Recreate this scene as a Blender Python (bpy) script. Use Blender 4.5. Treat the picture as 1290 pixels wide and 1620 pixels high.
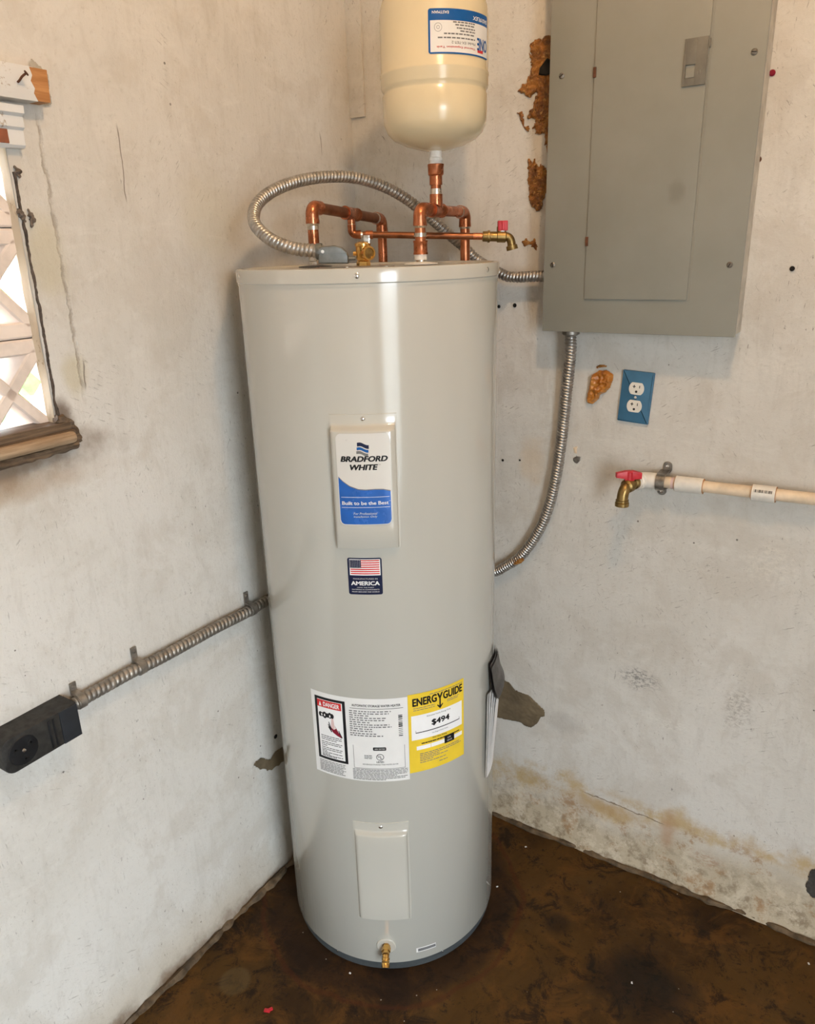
import bpy, bmesh, math, random
from math import sin, cos, pi, radians, sqrt, atan2, degrees
from mathutils import Vector, Matrix, noise

for o in list(bpy.data.objects): bpy.data.objects.remove(o, do_unlink=True)
SC = bpy.context.scene
COL = SC.collection
random.seed(4)

# ---------------------------------------------------------------- camera
IMW, IMH, F = 1290.0, 1620.0, 1201.81
PITCH, ROLL, AZ = 0.3345555, -0.0296057, 2.1508608
CAM = Vector((1.22652, -1.67369, 1.59487))
FW = Vector((cos(AZ)*cos(PITCH), sin(AZ)*cos(PITCH), -sin(PITCH)))
_r = Vector((sin(AZ), -cos(AZ), 0)); _u = _r.cross(FW)
RT = _r*cos(ROLL) + _u*sin(ROLL); UP = -_r*sin(ROLL) + _u*cos(ROLL)
cd = bpy.data.cameras.new('camera'); co = bpy.data.objects.new('camera', cd); COL.objects.link(co)
m = Matrix.Identity(4)
for i in range(3):
    m[i][0] = RT[i]; m[i][1] = UP[i]; m[i][2] = -FW[i]; m[i][3] = CAM[i]
co.matrix_world = m
cd.sensor_fit = 'VERTICAL'; cd.sensor_height = 36; cd.lens = F/IMH*36; cd.clip_start = .02
SC.camera = co

# ---------------------------------------------------------------- world, exposure
wd = bpy.data.worlds.new('sky'); SC.world = wd; wd.use_nodes = True
wn = wd.node_tree.nodes; bg = wn['Background']
bg.inputs[0].default_value = (.82, .92, 1.0, 1); bg.inputs[1].default_value = 15.0
SC.view_settings.view_transform = 'Standard'; SC.view_settings.look = 'None'
SC.view_settings.gamma = 1; SC.view_settings.use_curve_mapping = False
SC.view_settings.exposure = 0.36
LAMP_POS = Vector((1.12, -1.02, 2.62)); LAMP_STRENGTH = 365.0; LAMP_COL = (1.0, .65, .36)
def portal(name, M, sx, sy):
    l = bpy.data.lights.new(name, 'AREA'); l.shape = 'RECTANGLE'; l.size = sx; l.size_y = sy
    l.cycles.is_portal = True
    o = bpy.data.objects.new(name, l); COL.objects.link(o); o.matrix_world = M
ROOM_X, ROOM_Y, ROOM_Z = 2.6, -3.2, 3.12
DOOR = (-2.75, -1.86, 2.10)
WIN = (-1.72, -.911, 1.32, 1.76)
portal('door_right_offscreen', Matrix.Translation((ROOM_X+.10, (DOOR[0]+DOOR[1])/2, DOOR[2]/2)) @ Matrix.Rotation(pi/2, 4, 'Y'), DOOR[2], DOOR[1]-DOOR[0])
portal('window_left_offscreen', Matrix.Translation((-.2, (WIN[0]+WIN[1])/2, (WIN[2]+WIN[3])/2)) @ Matrix.Rotation(-pi/2, 4, 'Y'), WIN[3]-WIN[2], WIN[1]-WIN[0])

# ---------------------------------------------------------------- pixel helpers (direction only; distance from what it touches)
def ray(x, y): return FW + RT*((x-IMW/2)/F) + UP*((IMH/2-y)/F)
def on(x, y, axis, val):
    d = ray(x, y); return CAM + d*((val-CAM[axis])/d[axis])
VH = Vector((cos(AZ), sin(AZ), 0))          # horizontal view direction
VR = Vector((sin(AZ), -cos(AZ), 0))         # horizontal right
def at(x, y, depth):                        # upright plane across the view, depth metres beyond the heater axis
    d = ray(x, y); return CAM + d*(((AXIS+VH*depth-CAM).dot(VH))/d.dot(VH))
HR = .255; HH = 1.5658; HSEAM = 1.540
AXIS = Vector((.3077, -.3875, 0))
def cyl(x, y, R, c=None):
    c = c or AXIS
    d = ray(x, y); ox, oy = CAM.x-c.x, CAM.y-c.y
    a = d.x*d.x+d.y*d.y; b = 2*(ox*d.x+oy*d.y); k = ox*ox+oy*oy-R*R
    disc = max(b*b-4*a*k, 0)
    t = (-b-sqrt(disc))/2/a; P = CAM+d*t
    return atan2(P.y-c.y, P.x-c.x), P.z

# ---------------------------------------------------------------- materials
class NT:
    def __init__(s, name):
        s.m = bpy.data.materials.new(name); s.m.use_nodes = True
        s.t = s.m.node_tree; s.n = s.t.nodes; s.b = s.n['Principled BSDF']
        s.pos = None
    def link(s, a, b): s.t.links.new(a, b)
    def P(s):
        if not s.pos:
            s.pos = s.n.new('ShaderNodeTexCoord').outputs['Object']
        return s.pos
    def setin(s, sock, v):
        if v is None: return
        if hasattr(v, 'is_output') or isinstance(v, bpy.types.NodeSocket): s.link(v, sock)
        else: sock.default_value = v
    def math(s, op, a, b=None, c=None, clamp=False):
        n = s.n.new('ShaderNodeMath'); n.operation = op; n.use_clamp = clamp
        for i, v in enumerate((a, b, c)): s.setin(n.inputs[i], v)
        return n.outputs[0]
    def mapv(s, scale=(1, 1, 1), loc=(0, 0, 0)):
        n = s.n.new('ShaderNodeMapping'); s.link(s.P(), n.inputs[0])
        n.inputs['Scale'].default_value = scale; n.inputs['Location'].default_value = loc
        return n.outputs[0]
    def noise(s, scale, detail=4, rough=.55, vec=None, dist=0):
        n = s.n.new('ShaderNodeTexNoise'); s.link(vec or s.P(), n.inputs['Vector'])
        n.inputs['Scale'].default_value = scale; n.inputs['Detail'].default_value = detail
        n.inputs['Roughness'].default_value = rough; n.inputs['Distortion'].default_value = dist
        return n.outputs['Fac']
    def ramp(s, v, lo, hi, a=0., b=1.):
        n = s.n.new('ShaderNodeMapRange'); n.interpolation_type = 'SMOOTHSTEP'
        s.link(v, n.inputs[0])
        n.inputs[1].default_value = lo; n.inputs[2].default_value = hi
        n.inputs[3].default_value = a; n.inputs[4].default_value = b
        return n.outputs[0]
    def mix(s, f, a, b):
        n = s.n.new('ShaderNodeMix'); n.data_type = 'RGBA'
        for sock, v in ((n.inputs[0], f), (n.inputs[6], a), (n.inputs[7], b)):
            if isinstance(v, tuple) and len(v) == 3: v = v+(1,)
            s.setin(sock, v)
        return n.outputs[2]
    def xyz(s):
        n = s.n.new('ShaderNodeSeparateXYZ'); s.link(s.P(), n.inputs[0]); return n.outputs
    def blob(s, comps, c, rad, jag=.5, jscale=9, soft=.35, streak=None):
        """mask = 1 inside an ellipse with ragged edge; comps are two coordinates"""
        d = None
        for k, (cc, rr) in enumerate(zip(c, rad)):
            q = s.math('DIVIDE', s.math('SUBTRACT', comps[k], cc), rr); q = s.math('MULTIPLY', q, q)
            d = q if d is None else s.math('ADD', d, q)
        d = s.math('SQRT', d)
        d = s.math('ADD', d, s.math('MULTIPLY', s.math('SUBTRACT', s.noise(jscale, 5, .6), .5), jag*2))
        k = s.ramp(d, 1-soft, 1+soft, 1, 0)
        if streak:
            k = s.math('MULTIPLY', k, s.ramp(s.noise(1, 6, .8, vec=s.mapv(streak)), .47, .56))
        return k
    def bump(s, h, strength=.3, dist=.002):
        n = s.n.new('ShaderNodeBump'); s.link(h, n.inputs['Height'])
        n.inputs['Strength'].default_value = strength; n.inputs['Distance'].default_value = dist
        s.link(n.outputs[0], s.b.inputs['Normal'])
    def out(s, col=None, rough=None, metal=None, spec=None):
        for k, v in (('Base Color', col), ('Roughness', rough), ('Metallic', metal), ('Specular IOR Level', spec)):
            if isinstance(v, tuple) and len(v) == 3: v = v+(1,)
            s.setin(s.b.inputs[k], v)
        return s.m

def simple(name, col, rough=.5, metal=0., var=.12, scale=40, coat=0., bump=0.):
    t = NT(name); f = t.noise(scale, 4, .6)
    f = t.ramp(f, .3, .7)
    a = tuple(c*(1-var) for c in col); b = tuple(min(1, c*(1+var)) for c in col)
    rr = t.ramp(t.noise(scale*1.7, 3), .3, .7, max(0.02, rough*.85), min(1, rough*1.15))
    t.out(t.mix(f, a, b), rr, metal)
    if coat: t.b.inputs['Coat Weight'].default_value = coat; t.b.inputs['Coat Roughness'].default_value = .08
    if bump: t.bump(t.noise(scale*2, 5, .6), bump, .001)
    return t.m

def wall_material(name, which):
    t = NT(name); x, y, z = t.xyz()
    h = y if which == 'left' else x
    big = t.ramp(t.noise(1.6, 5, .6, dist=.6), .3, .7)
    c = t.mix(big, (.60, .575, .525), (.69, .67, .63))
    # brush strokes and rubbed paint
    st = t.noise(1, 6, .7, vec=t.mapv((34, 34, 8)), dist=.6)
    c = t.mix(t.ramp(st, .48, .68, 0, .24), c, (.46, .43, .38))
    hz = t.noise(1, 6, .72, vec=t.mapv((9, 9, 22), (3, 1, 2)), dist=1.0)
    c = t.mix(t.ramp(hz, .50, .66, 0, .35), c, (.71, .69, .64))
    patch = t.noise(5.5, 6, .7, dist=.4)
    c = t.mix(t.ramp(patch, .48, .62, 0, .34), c, (.50, .455, .39))
    fine = t.noise(95, 6, .75)
    c = t.mix(t.ramp(fine, .54, .70, 0, .38), c, (.42, .39, .34))
    # dark scuffs, gathered in patches
    sc = t.noise(1, 6, .8, vec=t.mapv((120, 120, 55)))
    gate = t.ramp(t.noise(4, 4, .6), .50, .60)
    c = t.mix(t.math('MULTIPLY', t.ramp(sc, .60, .66), t.math('MULTIPLY', gate, .75)), c, (.12, .10, .085))
    for kk, (ang, lo_, gs) in enumerate(((.5, .60, 3.1), (-.9, .61, 4.3), (1.5, .61, 3.7))):
        m0_ = t.n.new('ShaderNodeMapping'); t.link(t.P(), m0_.inputs[0])
        mp_ = t.n.new('ShaderNodeMapping'); t.link(m0_.outputs[0], mp_.inputs[0])
        m0_.inputs['Rotation'].default_value = (ang, 0, 0) if which == 'left' else (0, ang, 0)
        mp_.inputs['Scale'].default_value = (1, 30, 230) if which == 'left' else (30, 1, 230)
        sc_ = t.ramp(t.noise(1, 5, .7, vec=mp_.outputs[0]), lo_, lo_+.05)
        g_ = t.ramp(t.noise(gs, 5, .65, vec=t.mapv((1, 1, 1), (kk*3.7, kk*2.1, kk))), *((.50, .58) if which == 'back' else (.55, .62)))
        c = t.mix(t.math('MULTIPLY', sc_, t.math('MULTIPLY', g_, .6 if which == 'back' else .45)), c, (.17, .145, .12))
    # small dark pits
    v = t.n.new('ShaderNodeTexVoronoi'); t.link(t.P(), v.inputs['Vector']); v.inputs['Scale'].default_value = 15
    t2 = t.math('LESS_THAN', v.outputs['Distance'], .035)
    t2 = t.math('MULTIPLY', t2, t.ramp(t.noise(3, 2), .46, .50))
    c = t.mix(t.math('MULTIPLY', t2, .8), c, (.10, .085, .07))
    H = t.math('ADD', t.math('MULTIPLY', st, .5), t.math('MULTIPLY', fine, .5))
    if which == 'left':
        comps = (y, z)
        # greenish yellow stains beside the window, brown grime around the sill
        for cc, rr, a in (((-.875, 1.60), (.035, .06), .45), ((-.862, 1.40), (.022, .035), .5), ((-.50, 1.66), (.07, .08), .25)):
            c = t.mix(t.math('MULTIPLY', t.blob(comps, cc, rr, .5, 14, .5), a), c, (.50, .44, .27))
        c = t.mix(t.math('MULTIPLY', t.blob(comps, (-1.10, 1.272), (.245, .040), .55, 22, .55), .85), c, (.17, .105, .055))
        c = t.mix(t.math('MULTIPLY', t.blob(comps, (-.905, 1.325), (.024, .035), .6, 30, .55), .85), c, (.13, .085, .055))
        c = t.mix(t.math('MULTIPLY', t.blob(comps, (-1.10, 1.225), (.22, .020), .6, 24, .7), .6), c, (.38, .27, .17))
        # ragged seam of the plaster patch round the window
        sx = t.math('ADD', y, t.math('MULTIPLY', t.noise(26, 5, .7), .022))
        sx = t.math('ABSOLUTE', t.math('ADD', sx, .838))
        sm = t.math('MULTIPLY', t.ramp(sx, .0008, .0050, 1, 0), t.math('MULTIPLY', t.ramp(z, 1.33, 1.40), t.ramp(z, 1.79, 1.83, 1, 0)))
        c = t.mix(t.math('MULTIPLY', sm, t.ramp(t.noise(45, 3), .38, .6, .1, .75)), c, (.33, .29, .24))
        H = t.math('SUBTRACT', H, t.math('MULTIPLY', sm, .8))
        # hairline cracks
        for yy, z0, z1, w in ((-.70, 1.68, 1.82, .0012), (-.845, 1.365, 1.43, .0012), (-.128, 1.80, 1.86, .001)):
            q = t.math('ADD', y, t.math('MULTIPLY', t.noise(9, 3), .03))
            q = t.math('ABSOLUTE', t.math('SUBTRACT', q, yy+.015))
            k = t.math('MULTIPLY', t.ramp(q, w*.6, w*1.5, 1, 0), t.math('MULTIPLY', t.ramp(z, z0, z0+.02), t.ramp(z, z1-.02, z1, 1, 0)))
            c = t.mix(t.math('MULTIPLY', k, .8), c, (.16, .13, .10))
        # damp brown edge at the floor
        w = t.math('ADD', z, t.math('MULTIPLY', t.math('SUBTRACT', t.noise(7, 5, .65), .5), .16))
        c = t.mix(t.ramp(w, .02, .16, .55, 0), c, (.42, .36, .27))
        c = t.mix(t.ramp(w, -.02, .045, .95, 0), c, (.13, .075, .035))
    else:
        comps = (x, z)
        w = t.math('ADD', z, t.math('MULTIPLY', t.math('SUBTRACT', t.noise(4.2, 5, .6), .5), .22))
        edge = t.math('ADD', w, t.math('MULTIPLY', x, -.02))
        c = t.mix(t.ramp(edge, .05, .20, .8, 0), c, (.47, .39, .26))
        # yellow tide line
        tl = t.math('ABSOLUTE', t.math('SUBTRACT', edge, .17))
        c = t.mix(t.math('MULTIPLY', t.ramp(tl, .008, .055, 1, 0), t.ramp(t.noise(9, 6, .7), .40, .62, .0, .85)), c, (.50, .36, .17))
        rust = t.noise(13, 6, .75)
        c = t.mix(t.math('MULTIPLY', t.ramp(rust, .52, .64), t.ramp(edge, .12, .24, .8, 0)), c, (.36, .21, .10))
        c = t.mix(t.math('MULTIPLY', t.ramp(t.noise(24, 6, .75), .46, .62), t.ramp(z, .03, .17, .65, 0)), c, (.19, .13, .075))
        c = t.mix(t.math('MULTIPLY', t.ramp(t.noise(17, 6, .75), .50, .60), t.ramp(z, .07, .20, .55, 0)), c, (.70, .63, .50))
        for cc, rr, a, col in (((.52, .17), (.05, .022), .5, (.40, .28, .12)), ((.735, .155), (.10, .020), .6, (.45, .30, .14)),
                               ((.905, .155), (.018, .05), .55, (.42, .24, .13)), ((.80, .57), (.040, .026), .75, (.17, .16, .15)),
                               ((1.03, .56), (.028, .05), .45, (.22, .19, .16)), ((1.00, .11), (.035, .02), .5, (.38, .2, .11)),
                               ((.60, .38), (.05, .03), .25, (.3, .29, .27)), ((.88, .47), (.05, .018), .4, (.80, .78, .72)),
                               ((.62, 1.07), (.02, .05), .35, (.78, .75, .66)), ((1.06, .93), (.05, .05), .35, (.78, .74, .66)),
                               ((.50, 1.09), (.03, .05), .35, (.62, .45, .26)), ((1.02, 1.35), (.06, .02), .3, (.75, .72, .66))):
            c = t.mix(t.math('MULTIPLY', t.blob(comps, cc, rr, .9, 30, .6, (70, 70, 130) if sum(col) < .7 or sum(col) > 2 else None), a), c, col)
        # crack along the tide line
        q = t.math('ADD', t.math('ADD', z, t.math('MULTIPLY', x, .06)), t.math('MULTIPLY', t.noise(12, 4, .7), .028))
        q = t.math('ABSOLUTE', t.math('SUBTRACT', q, .237))
        k = t.math('MULTIPLY', t.ramp(q, .0007, .0022, 1, 0), t.math('MULTIPLY', t.ramp(x, .66, .70), t.ramp(x, .88, .90, 1, 0)))
        c = t.mix(t.math('MULTIPLY', k, .8), c, (.16, .11, .06))
    t.out(c, t.ramp(fine, .3, .7, .55, .75), 0, .35)
    t.bump(t.math('ADD', H, t.math('MULTIPLY', patch, .8)), .55, .004)
    return t.m

def floor_material():
    t = NT('stained_concrete'); x, y, z = t.xyz()
    a = t.noise(2.2, 6, .62, dist=.5)
    c = t.mix(t.ramp(a, .32, .62), (.018, .008, .0018), (.074, .036, .0065))
    b = t.noise(8, 7, .75, vec=t.mapv((1, 1, 1), (4, 2, 0)), dist=.5)
    c = t.mix(t.ramp(b, .46, .62, 0, .7), c, (.112, .048, .008))
    d = t.noise(14, 7, .8, vec=t.mapv((1, 1, 1), (9, 7, 0)), dist=.7)
    c = t.mix(t.ramp(d, .51, .62, 0, .8), c, (.009, .005, .0025))
    k = t.noise(38, 6, .8)
    c = t.mix(t.ramp(k, .56, .66, 0, .8), c, (.006, .004, .003))
    # dried ring of rusty water round the heater
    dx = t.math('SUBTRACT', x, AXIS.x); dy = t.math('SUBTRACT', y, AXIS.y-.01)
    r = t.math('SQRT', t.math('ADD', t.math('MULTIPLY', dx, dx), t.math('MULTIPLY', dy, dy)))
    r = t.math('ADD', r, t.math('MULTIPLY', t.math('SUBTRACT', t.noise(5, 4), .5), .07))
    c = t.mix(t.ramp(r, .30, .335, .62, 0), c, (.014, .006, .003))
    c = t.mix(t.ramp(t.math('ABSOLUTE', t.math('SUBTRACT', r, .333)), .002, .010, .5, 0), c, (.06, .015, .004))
    # pale round spot, black patches
    P0 = on(372, 1552, 2, 0)
    c = t.mix(t.math('MULTIPLY', t.blob((x, y), (P0.x, P0.y), (.036, .036), .12, 14, .16), .5), c, (.105, .07, .028))
    for px, py, rx, ry, al in ((1020, 1560, .10, .08, .8), (880, 1460, .03, .03, .6)):
        Q = on(px, py, 2, 0)
        c = t.mix(t.math('MULTIPLY', t.blob((x, y), (Q.x, Q.y), (rx, ry), .7, 7, .55), al), c, (.006, .005, .004))
    v = t.n.new('ShaderNodeTexVoronoi'); t.link(t.P(), v.inputs['Vector']); v.inputs['Scale'].default_value = 22
    sp = t.math('MULTIPLY', t.math('LESS_THAN', v.outputs['Distance'], .035), t.ramp(t.noise(4, 2), .52, .56))
    c = t.mix(sp, c, (.30, .27, .22))
    t.out(c, t.ramp(t.noise(5, 5, .6), .35, .65, .55, .8), 0, .22)
    t.bump(t.math('ADD', k, t.math('MULTIPLY', d, .5)), .4, .004)
    return t.m

M = {}
M['wall_left'] = wall_material('painted_plaster_by_window', 'left')
M['wall_back'] = wall_material('painted_plaster_stained', 'back')
M['floor'] = floor_material()
M['plain'] = simple('plain_plaster', (.60, .57, .52), .7, 0, .08, 6)
M['ceil'] = simple('ceiling_paint', (.66, .62, .55), .7, 0, .06, 5)
def heater_paint():
    t = NT('heater_enamel')
    w = t.noise(1, 2, .4, vec=t.mapv((9, 9, 1.6)))
    t.out(t.mix(t.ramp(w, .3, .7), (.50, .487, .435), (.52, .505, .45)), .16, 0, .5)
    t.b.inputs['Coat Weight'].default_value = .35; t.b.inputs['Coat Roughness'].default_value = .05
    t.bump(w, .10, .004); return t.m
M['enamel'] = heater_paint()
M['base'] = simple('blue_grey_plastic', (.06, .068, .072), .5, 0, .15, 30)
def copper_mat():
    t = NT('worn_copper'); a = t.ramp(t.noise(28, 5, .65), .35, .68)
    c = t.mix(a, (.56, .205, .10), (.31, .105, .046))
    c = t.mix(t.ramp(t.noise(75, 5, .7), .60, .70, 0, .6), c, (.16, .055, .03))
    t.out(c, t.ramp(t.noise(30, 4), .3, .7, .22, .42), .95); return t.m
M['copper'] = copper_mat()
M['copper_dark'] = simple('tarnished_copper', (.27, .105, .05), .38, .9, .25, 35)
M['solder'] = simple('silver_solder', (.62, .58, .52), .3, .95, .15, 60)
M['brass'] = simple('dull_brass', (.30, .20, .075), .40, .95, .25, 45)
M['brass_new'] = simple('bright_brass', (.72, .43, .13), .22, .95, .15, 40)
M['steel'] = simple('galvanised_steel', (.42, .40, .375), .36, .9, .22, 70)
M['steel_dark'] = simple('weathered_steel', (.27, .25, .225), .42, .85, .3, 60)
M['steel_dirty'] = simple('dusty_steel', (.30, .27, .235), .48, .75, .3, 50)
M['zinc'] = simple('cast_zinc', (.20, .21, .205), .42, .85, .15, 50)
M['chrome'] = simple('bright_screw', (.75, .74, .72), .18, .95, .05, 60)
M['black'] = simple('black_plastic', (.010, .011, .013), .38, 0, .3, 30)
M['black_dust'] = simple('dusty_black_plastic', (.020, .019, .017), .6, 0, .5, 60)
M['black_flat'] = simple('black_cover', (.018, .021, .026), .45, 0, .15, 30)
M['hole'] = simple('dark_hole', (.008, .007, .006), .9, 0, .2, 40)
M['red'] = simple('red_plastic', (.52, .018, .03), .38, 0, .12, 30)
M['cream'] = simple('cream_enamel', (.70, .60, .40), .22, 0, .03, 8, coat=.4)
M['white_tape'] = simple('white_tape', (.78, .77, .74), .5, 0, .1, 60)
def panel_mat():
    t = NT('grey_panel_paint'); a = t.ramp(t.noise(6, 5, .6), .3, .7)
    c = t.mix(a, (.245, .240, .205), (.272, .266, .230))
    s = t.noise(70, 5, .8, vec=t.mapv((1, 1, .5)))
    c = t.mix(t.math('MULTIPLY', t.ramp(s, .70, .74), t.ramp(t.noise(6, 2), .45, .55)), c, (.06, .05, .04))
    P0 = on(1066, 303, 1, -.1); x, y, z = t.xyz()
    c = t.mix(t.math('MULTIPLY', t.blob((x, z), (P0.x, P0.z), (.014, .018), .5, 60, .6), .35), c, (.13, .11, .085))
    t.out(c, .42, 0, .45); t.bump(t.noise(160, 3), .06, .001); return t.m
M['panel'] = panel_mat()
M['panel_dark'] = simple('grey_latch', (.155, .145, .12), .45, 0, .15, 40)
M['rust'] = simple('rusty_metal', (.12, .045, .02), .7, .2, .3, 80)
M['blue'] = simple('blue_plate', (.045, .155, .27), .42, 0, .10, 25)
M['ivory'] = simple('white_receptacle', (.78, .74, .66), .4, 0, .05, 30)
M['pvc'] = simple('cream_plastic_pipe', (.72, .58, .42), .42, 0, .14, 25)
M['pvc_white'] = simple('white_plastic_fitting', (.76, .725, .66), .4, 0, .10, 30)
def foam_mat():
    t = NT('amber_foam'); a = t.ramp(t.noise(45, 6, .7), .32, .68)
    c = t.mix(a, (.10, .030, .004), (.40, .16, .025))
    c = t.mix(t.ramp(t.noise(120, 5, .75), .54, .66, 0, .7), c, (.60, .36, .11))
    t.out(c, .28, 0, .5); t.bump(t.noise(110, 5, .7), .8, .005); return t.m
M['foam'] = foam_mat()
M['bare'] = simple('bare_brown_plaster', (.150, .112, .065), .75, 0, .28, 14, bump=.2)
M['mortar'] = simple('dirty_mortar', (.24, .19, .125), .85, 0, .5, 30, bump=.6)
M['mortar2'] = simple('brown_mortar', (.105, .070, .038), .85, 0, .5, 30, bump=.6)
def wood_mat(name, a, b, paint=None):
    t = NT(name); g = t.noise(1, 5, .7, vec=t.mapv((160, 9, 160)))
    c = t.mix(t.ramp(g, .3, .7), a, b)
    if paint:
        p = t.noise(30, 6, .75); c = t.mix(t.ramp(p, .34, .40), c, paint)
    t.out(c, .65); t.bump(g, .3, .002); return t.m
M['wood'] = wood_mat('orange_bare_wood', (.36, .15, .045), (.55, .27, .10))
M['wood_white'] = wood_mat('white_painted_wood', (.30, .22, .15), (.40, .33, .25), (.68, .68, .67))
M['sill'] = wood_mat('grimy_sill_wood', (.06, .038, .022), (.19, .125, .075))
M['sill_light'] = wood_mat('worn_sill_strip', (.25, .16, .09), (.46, .33, .21))
M['jamb'] = wood_mat('peeling_cream_jamb', (.38, .27, .15), (.52, .40, .26), (.66, .56, .42))
M['block'] = simple('pale_pink_block', (.72, .62, .55), .8, 0, .15, 12, bump=.3)
M['brick'] = simple('red_brick', (.26, .085, .04), .8, 0, .2, 30)
M['sticker_white'] = simple('white_sticker', (.76, .755, .74), .35, 0, .02, 20)
M['silver_label'] = simple('silver_label', (.66, .64, .60), .32, 0, .01, 12)
M['label_blue'] = simple('blue_print', (.014, .115, .46), .25, .1, .12, 20)
M['navy'] = simple('navy_print', (.012, .016, .05), .35, 0, .1, 20)
M['ink'] = simple('black_print', (.012, .012, .014), .45, 0, .1, 20)
M['ink_grey'] = simple('grey_print', (.17, .17, .17), .5, 0, .1, 20)
M['ink_blue'] = simple('blue_label_print', (.01, .10, .33), .35, 0, .1, 20)
M['print_red'] = simple('red_print', (.60, .03, .03), .4, 0, .06, 20)
M['print_dark_red'] = simple('dark_red_print', (.22, .012, .03), .4, 0, .06, 20)
M['print_pink'] = simple('pale_pink_print', (.72, .52, .50), .4, 0, .06, 20)
M['print_white'] = simple('white_print', (.85, .85, .85), .35, 0, .02, 20)
M['yellow'] = simple('yellow_sticker', (.80, .57, .045), .4, 0, .04, 20)
M['paper'] = simple('white_paper', (.80, .79, .78), .6, 0, .05, 30)
M['paper_dark'] = simple('dark_cover_paper', (.035, .03, .028), .35, 0, .2, 30)
M['film'] = simple('clear_film', (.50, .50, .48), .12, 0, .05, 30, coat=.5)
M['leaf'] = simple('hedge_leaf', (.16, .36, .08), .6, 0, .35, 9)
M['grass'] = simple('lawn', (.20, .34, .10), .8, 0, .25, 5)
for k_ in ('navy', 'ink', 'ink_grey', 'ink_blue', 'print_red', 'print_dark_red', 'print_white', 'sticker_white', 'yellow'): M[k_].node_tree.nodes['Principled BSDF'].inputs['Specular IOR Level'].default_value = .2
def emis(name, col, s):
    t = NT(name); t.b.inputs['Emission Color'].default_value = col+(1,); t.b.inputs['Emission Strength'].default_value = s
    t.out(col, .4); return t.m
M['bulb'] = emis('lit_bulb', LAMP_COL, LAMP_STRENGTH)

# ---------------------------------------------------------------- object helpers
WM = {}
def reg(o, parent, W):
    COL.objects.link(o)
    if parent is not None:
        o.parent = parent; o.matrix_parent_inverse = WM[parent.name].inverted()
    o.matrix_basis = W; WM[o.name] = W.copy()
    return o
def thing(name, label, cat, loc, group=None):
    o = bpy.data.objects.new(name, None); o.empty_display_size = .05
    reg(o, None, Matrix.Translation(loc)); tag(o, label, cat, group); return o
def tag(o, label, cat, group=None):
    o['label'] = label; o['category'] = cat
    if group: o['group'] = group
    return o
def geo(verts, faces, smooth=True):
    me = bpy.data.meshes.new('mesh'); me.from_pydata([tuple(v) for v in verts], [], faces); me.update()
    bm = bmesh.new(); bm.from_mesh(me); bmesh.ops.recalc_face_normals(bm, faces=bm.faces); bm.to_mesh(me); bm.free()
    if smooth:
        for p in me.polygons: p.use_smooth = True
    return me
def sharp(me, ang=35):
    bm = bmesh.new(); bm.from_mesh(me)
    for e in bm.edges:
        if len(e.link_faces) == 2 and e.calc_face_angle(0) > radians(ang): e.smooth = False
    for f in bm.faces: f.smooth = True
    bm.to_mesh(me); bm.free(); return me
def obj(name, me, mat, parent=None, W=None, label=None, kind=None, sh=35):
    if isinstance(me, tuple): me = geo(*me)
    if sh: sharp(me, sh)
    if isinstance(mat, str): mat = M[mat]
    if mat is not None and not me.materials: me.materials.append(mat)
    o = bpy.data.objects.new(name, me)
    reg(o, parent, W or Matrix.Identity(4))
    if label: o['label'] = label
    if kind: o['kind'] = kind
    elif name in ('small_print', 'star', 'barcode', 'marking', 'red_stripe'): o['kind'] = 'stuff'
    return o
def join(parts):
    V = []; Fc = []
    for v, f in parts:
        n = len(V); V += [Vector(p) for p in v]; Fc += [tuple(i+n for i in q) for q in f]
    return V, Fc
def box(x0, x1, y0, y1, z0, z1, bev=0., seg=2):
    bm = bmesh.new(); bmesh.ops.create_cube(bm, size=1)
    for v in bm.verts:
        v.co = Vector(((x0+x1)/2+v.co.x*(x1-x0), (y0+y1)/2+v.co.y*(y1-y0), (z0+z1)/2+v.co.z*(z1-z0)))
    if bev: bmesh.ops.bevel(bm, geom=bm.edges[:], offset=bev, segments=seg, profile=.6, affect='EDGES')
    V = [v.co.copy() for v in bm.verts]; bm.verts.index_update()
    Fc = [tuple(v.index for v in f.verts) for f in bm.faces]; bm.free(); return V, Fc
def xf(g, Mx): return [Mx @ Vector(v) for v in g[0]], g[1]
def frame(o, axis, up=None):
    z = Vector(axis).normalized(); up = Vector(up) if up else (Vector((0, 0, 1)) if abs(z.z) < .9 else Vector((1, 0, 0)))
    x = up.cross(z).normalized(); y = z.cross(x)
    return Matrix(((x.x, y.x, z.x, o[0]), (x.y, y.y, z.y, o[1]), (x.z, y.z, z.z, o[2]), (0, 0, 0, 1)))
def lathe(prof, o=(0, 0, 0), axis=(0, 0, 1), seg=24, a0=0):
    Mx = frame(o, axis); V = []; Fc = []; n = len(prof)
    for i in range(seg):
        a = a0+2*pi*i/seg
        for r, h in prof: V.append(Mx @ Vector((r*cos(a), r*sin(a), h)))
    for i in range(seg):
        j = (i+1) % seg
        for k in range(n-1): Fc.append((i*n+k, j*n+k, j*n+k+1, i*n+k+1))
    for k, keep in ((0, prof[0][0] > 1e-6), (n-1, prof[-1][0] > 1e-6)):
        if keep: Fc.append(tuple(i*n+k for i in range(seg)))
    return V, Fc
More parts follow.
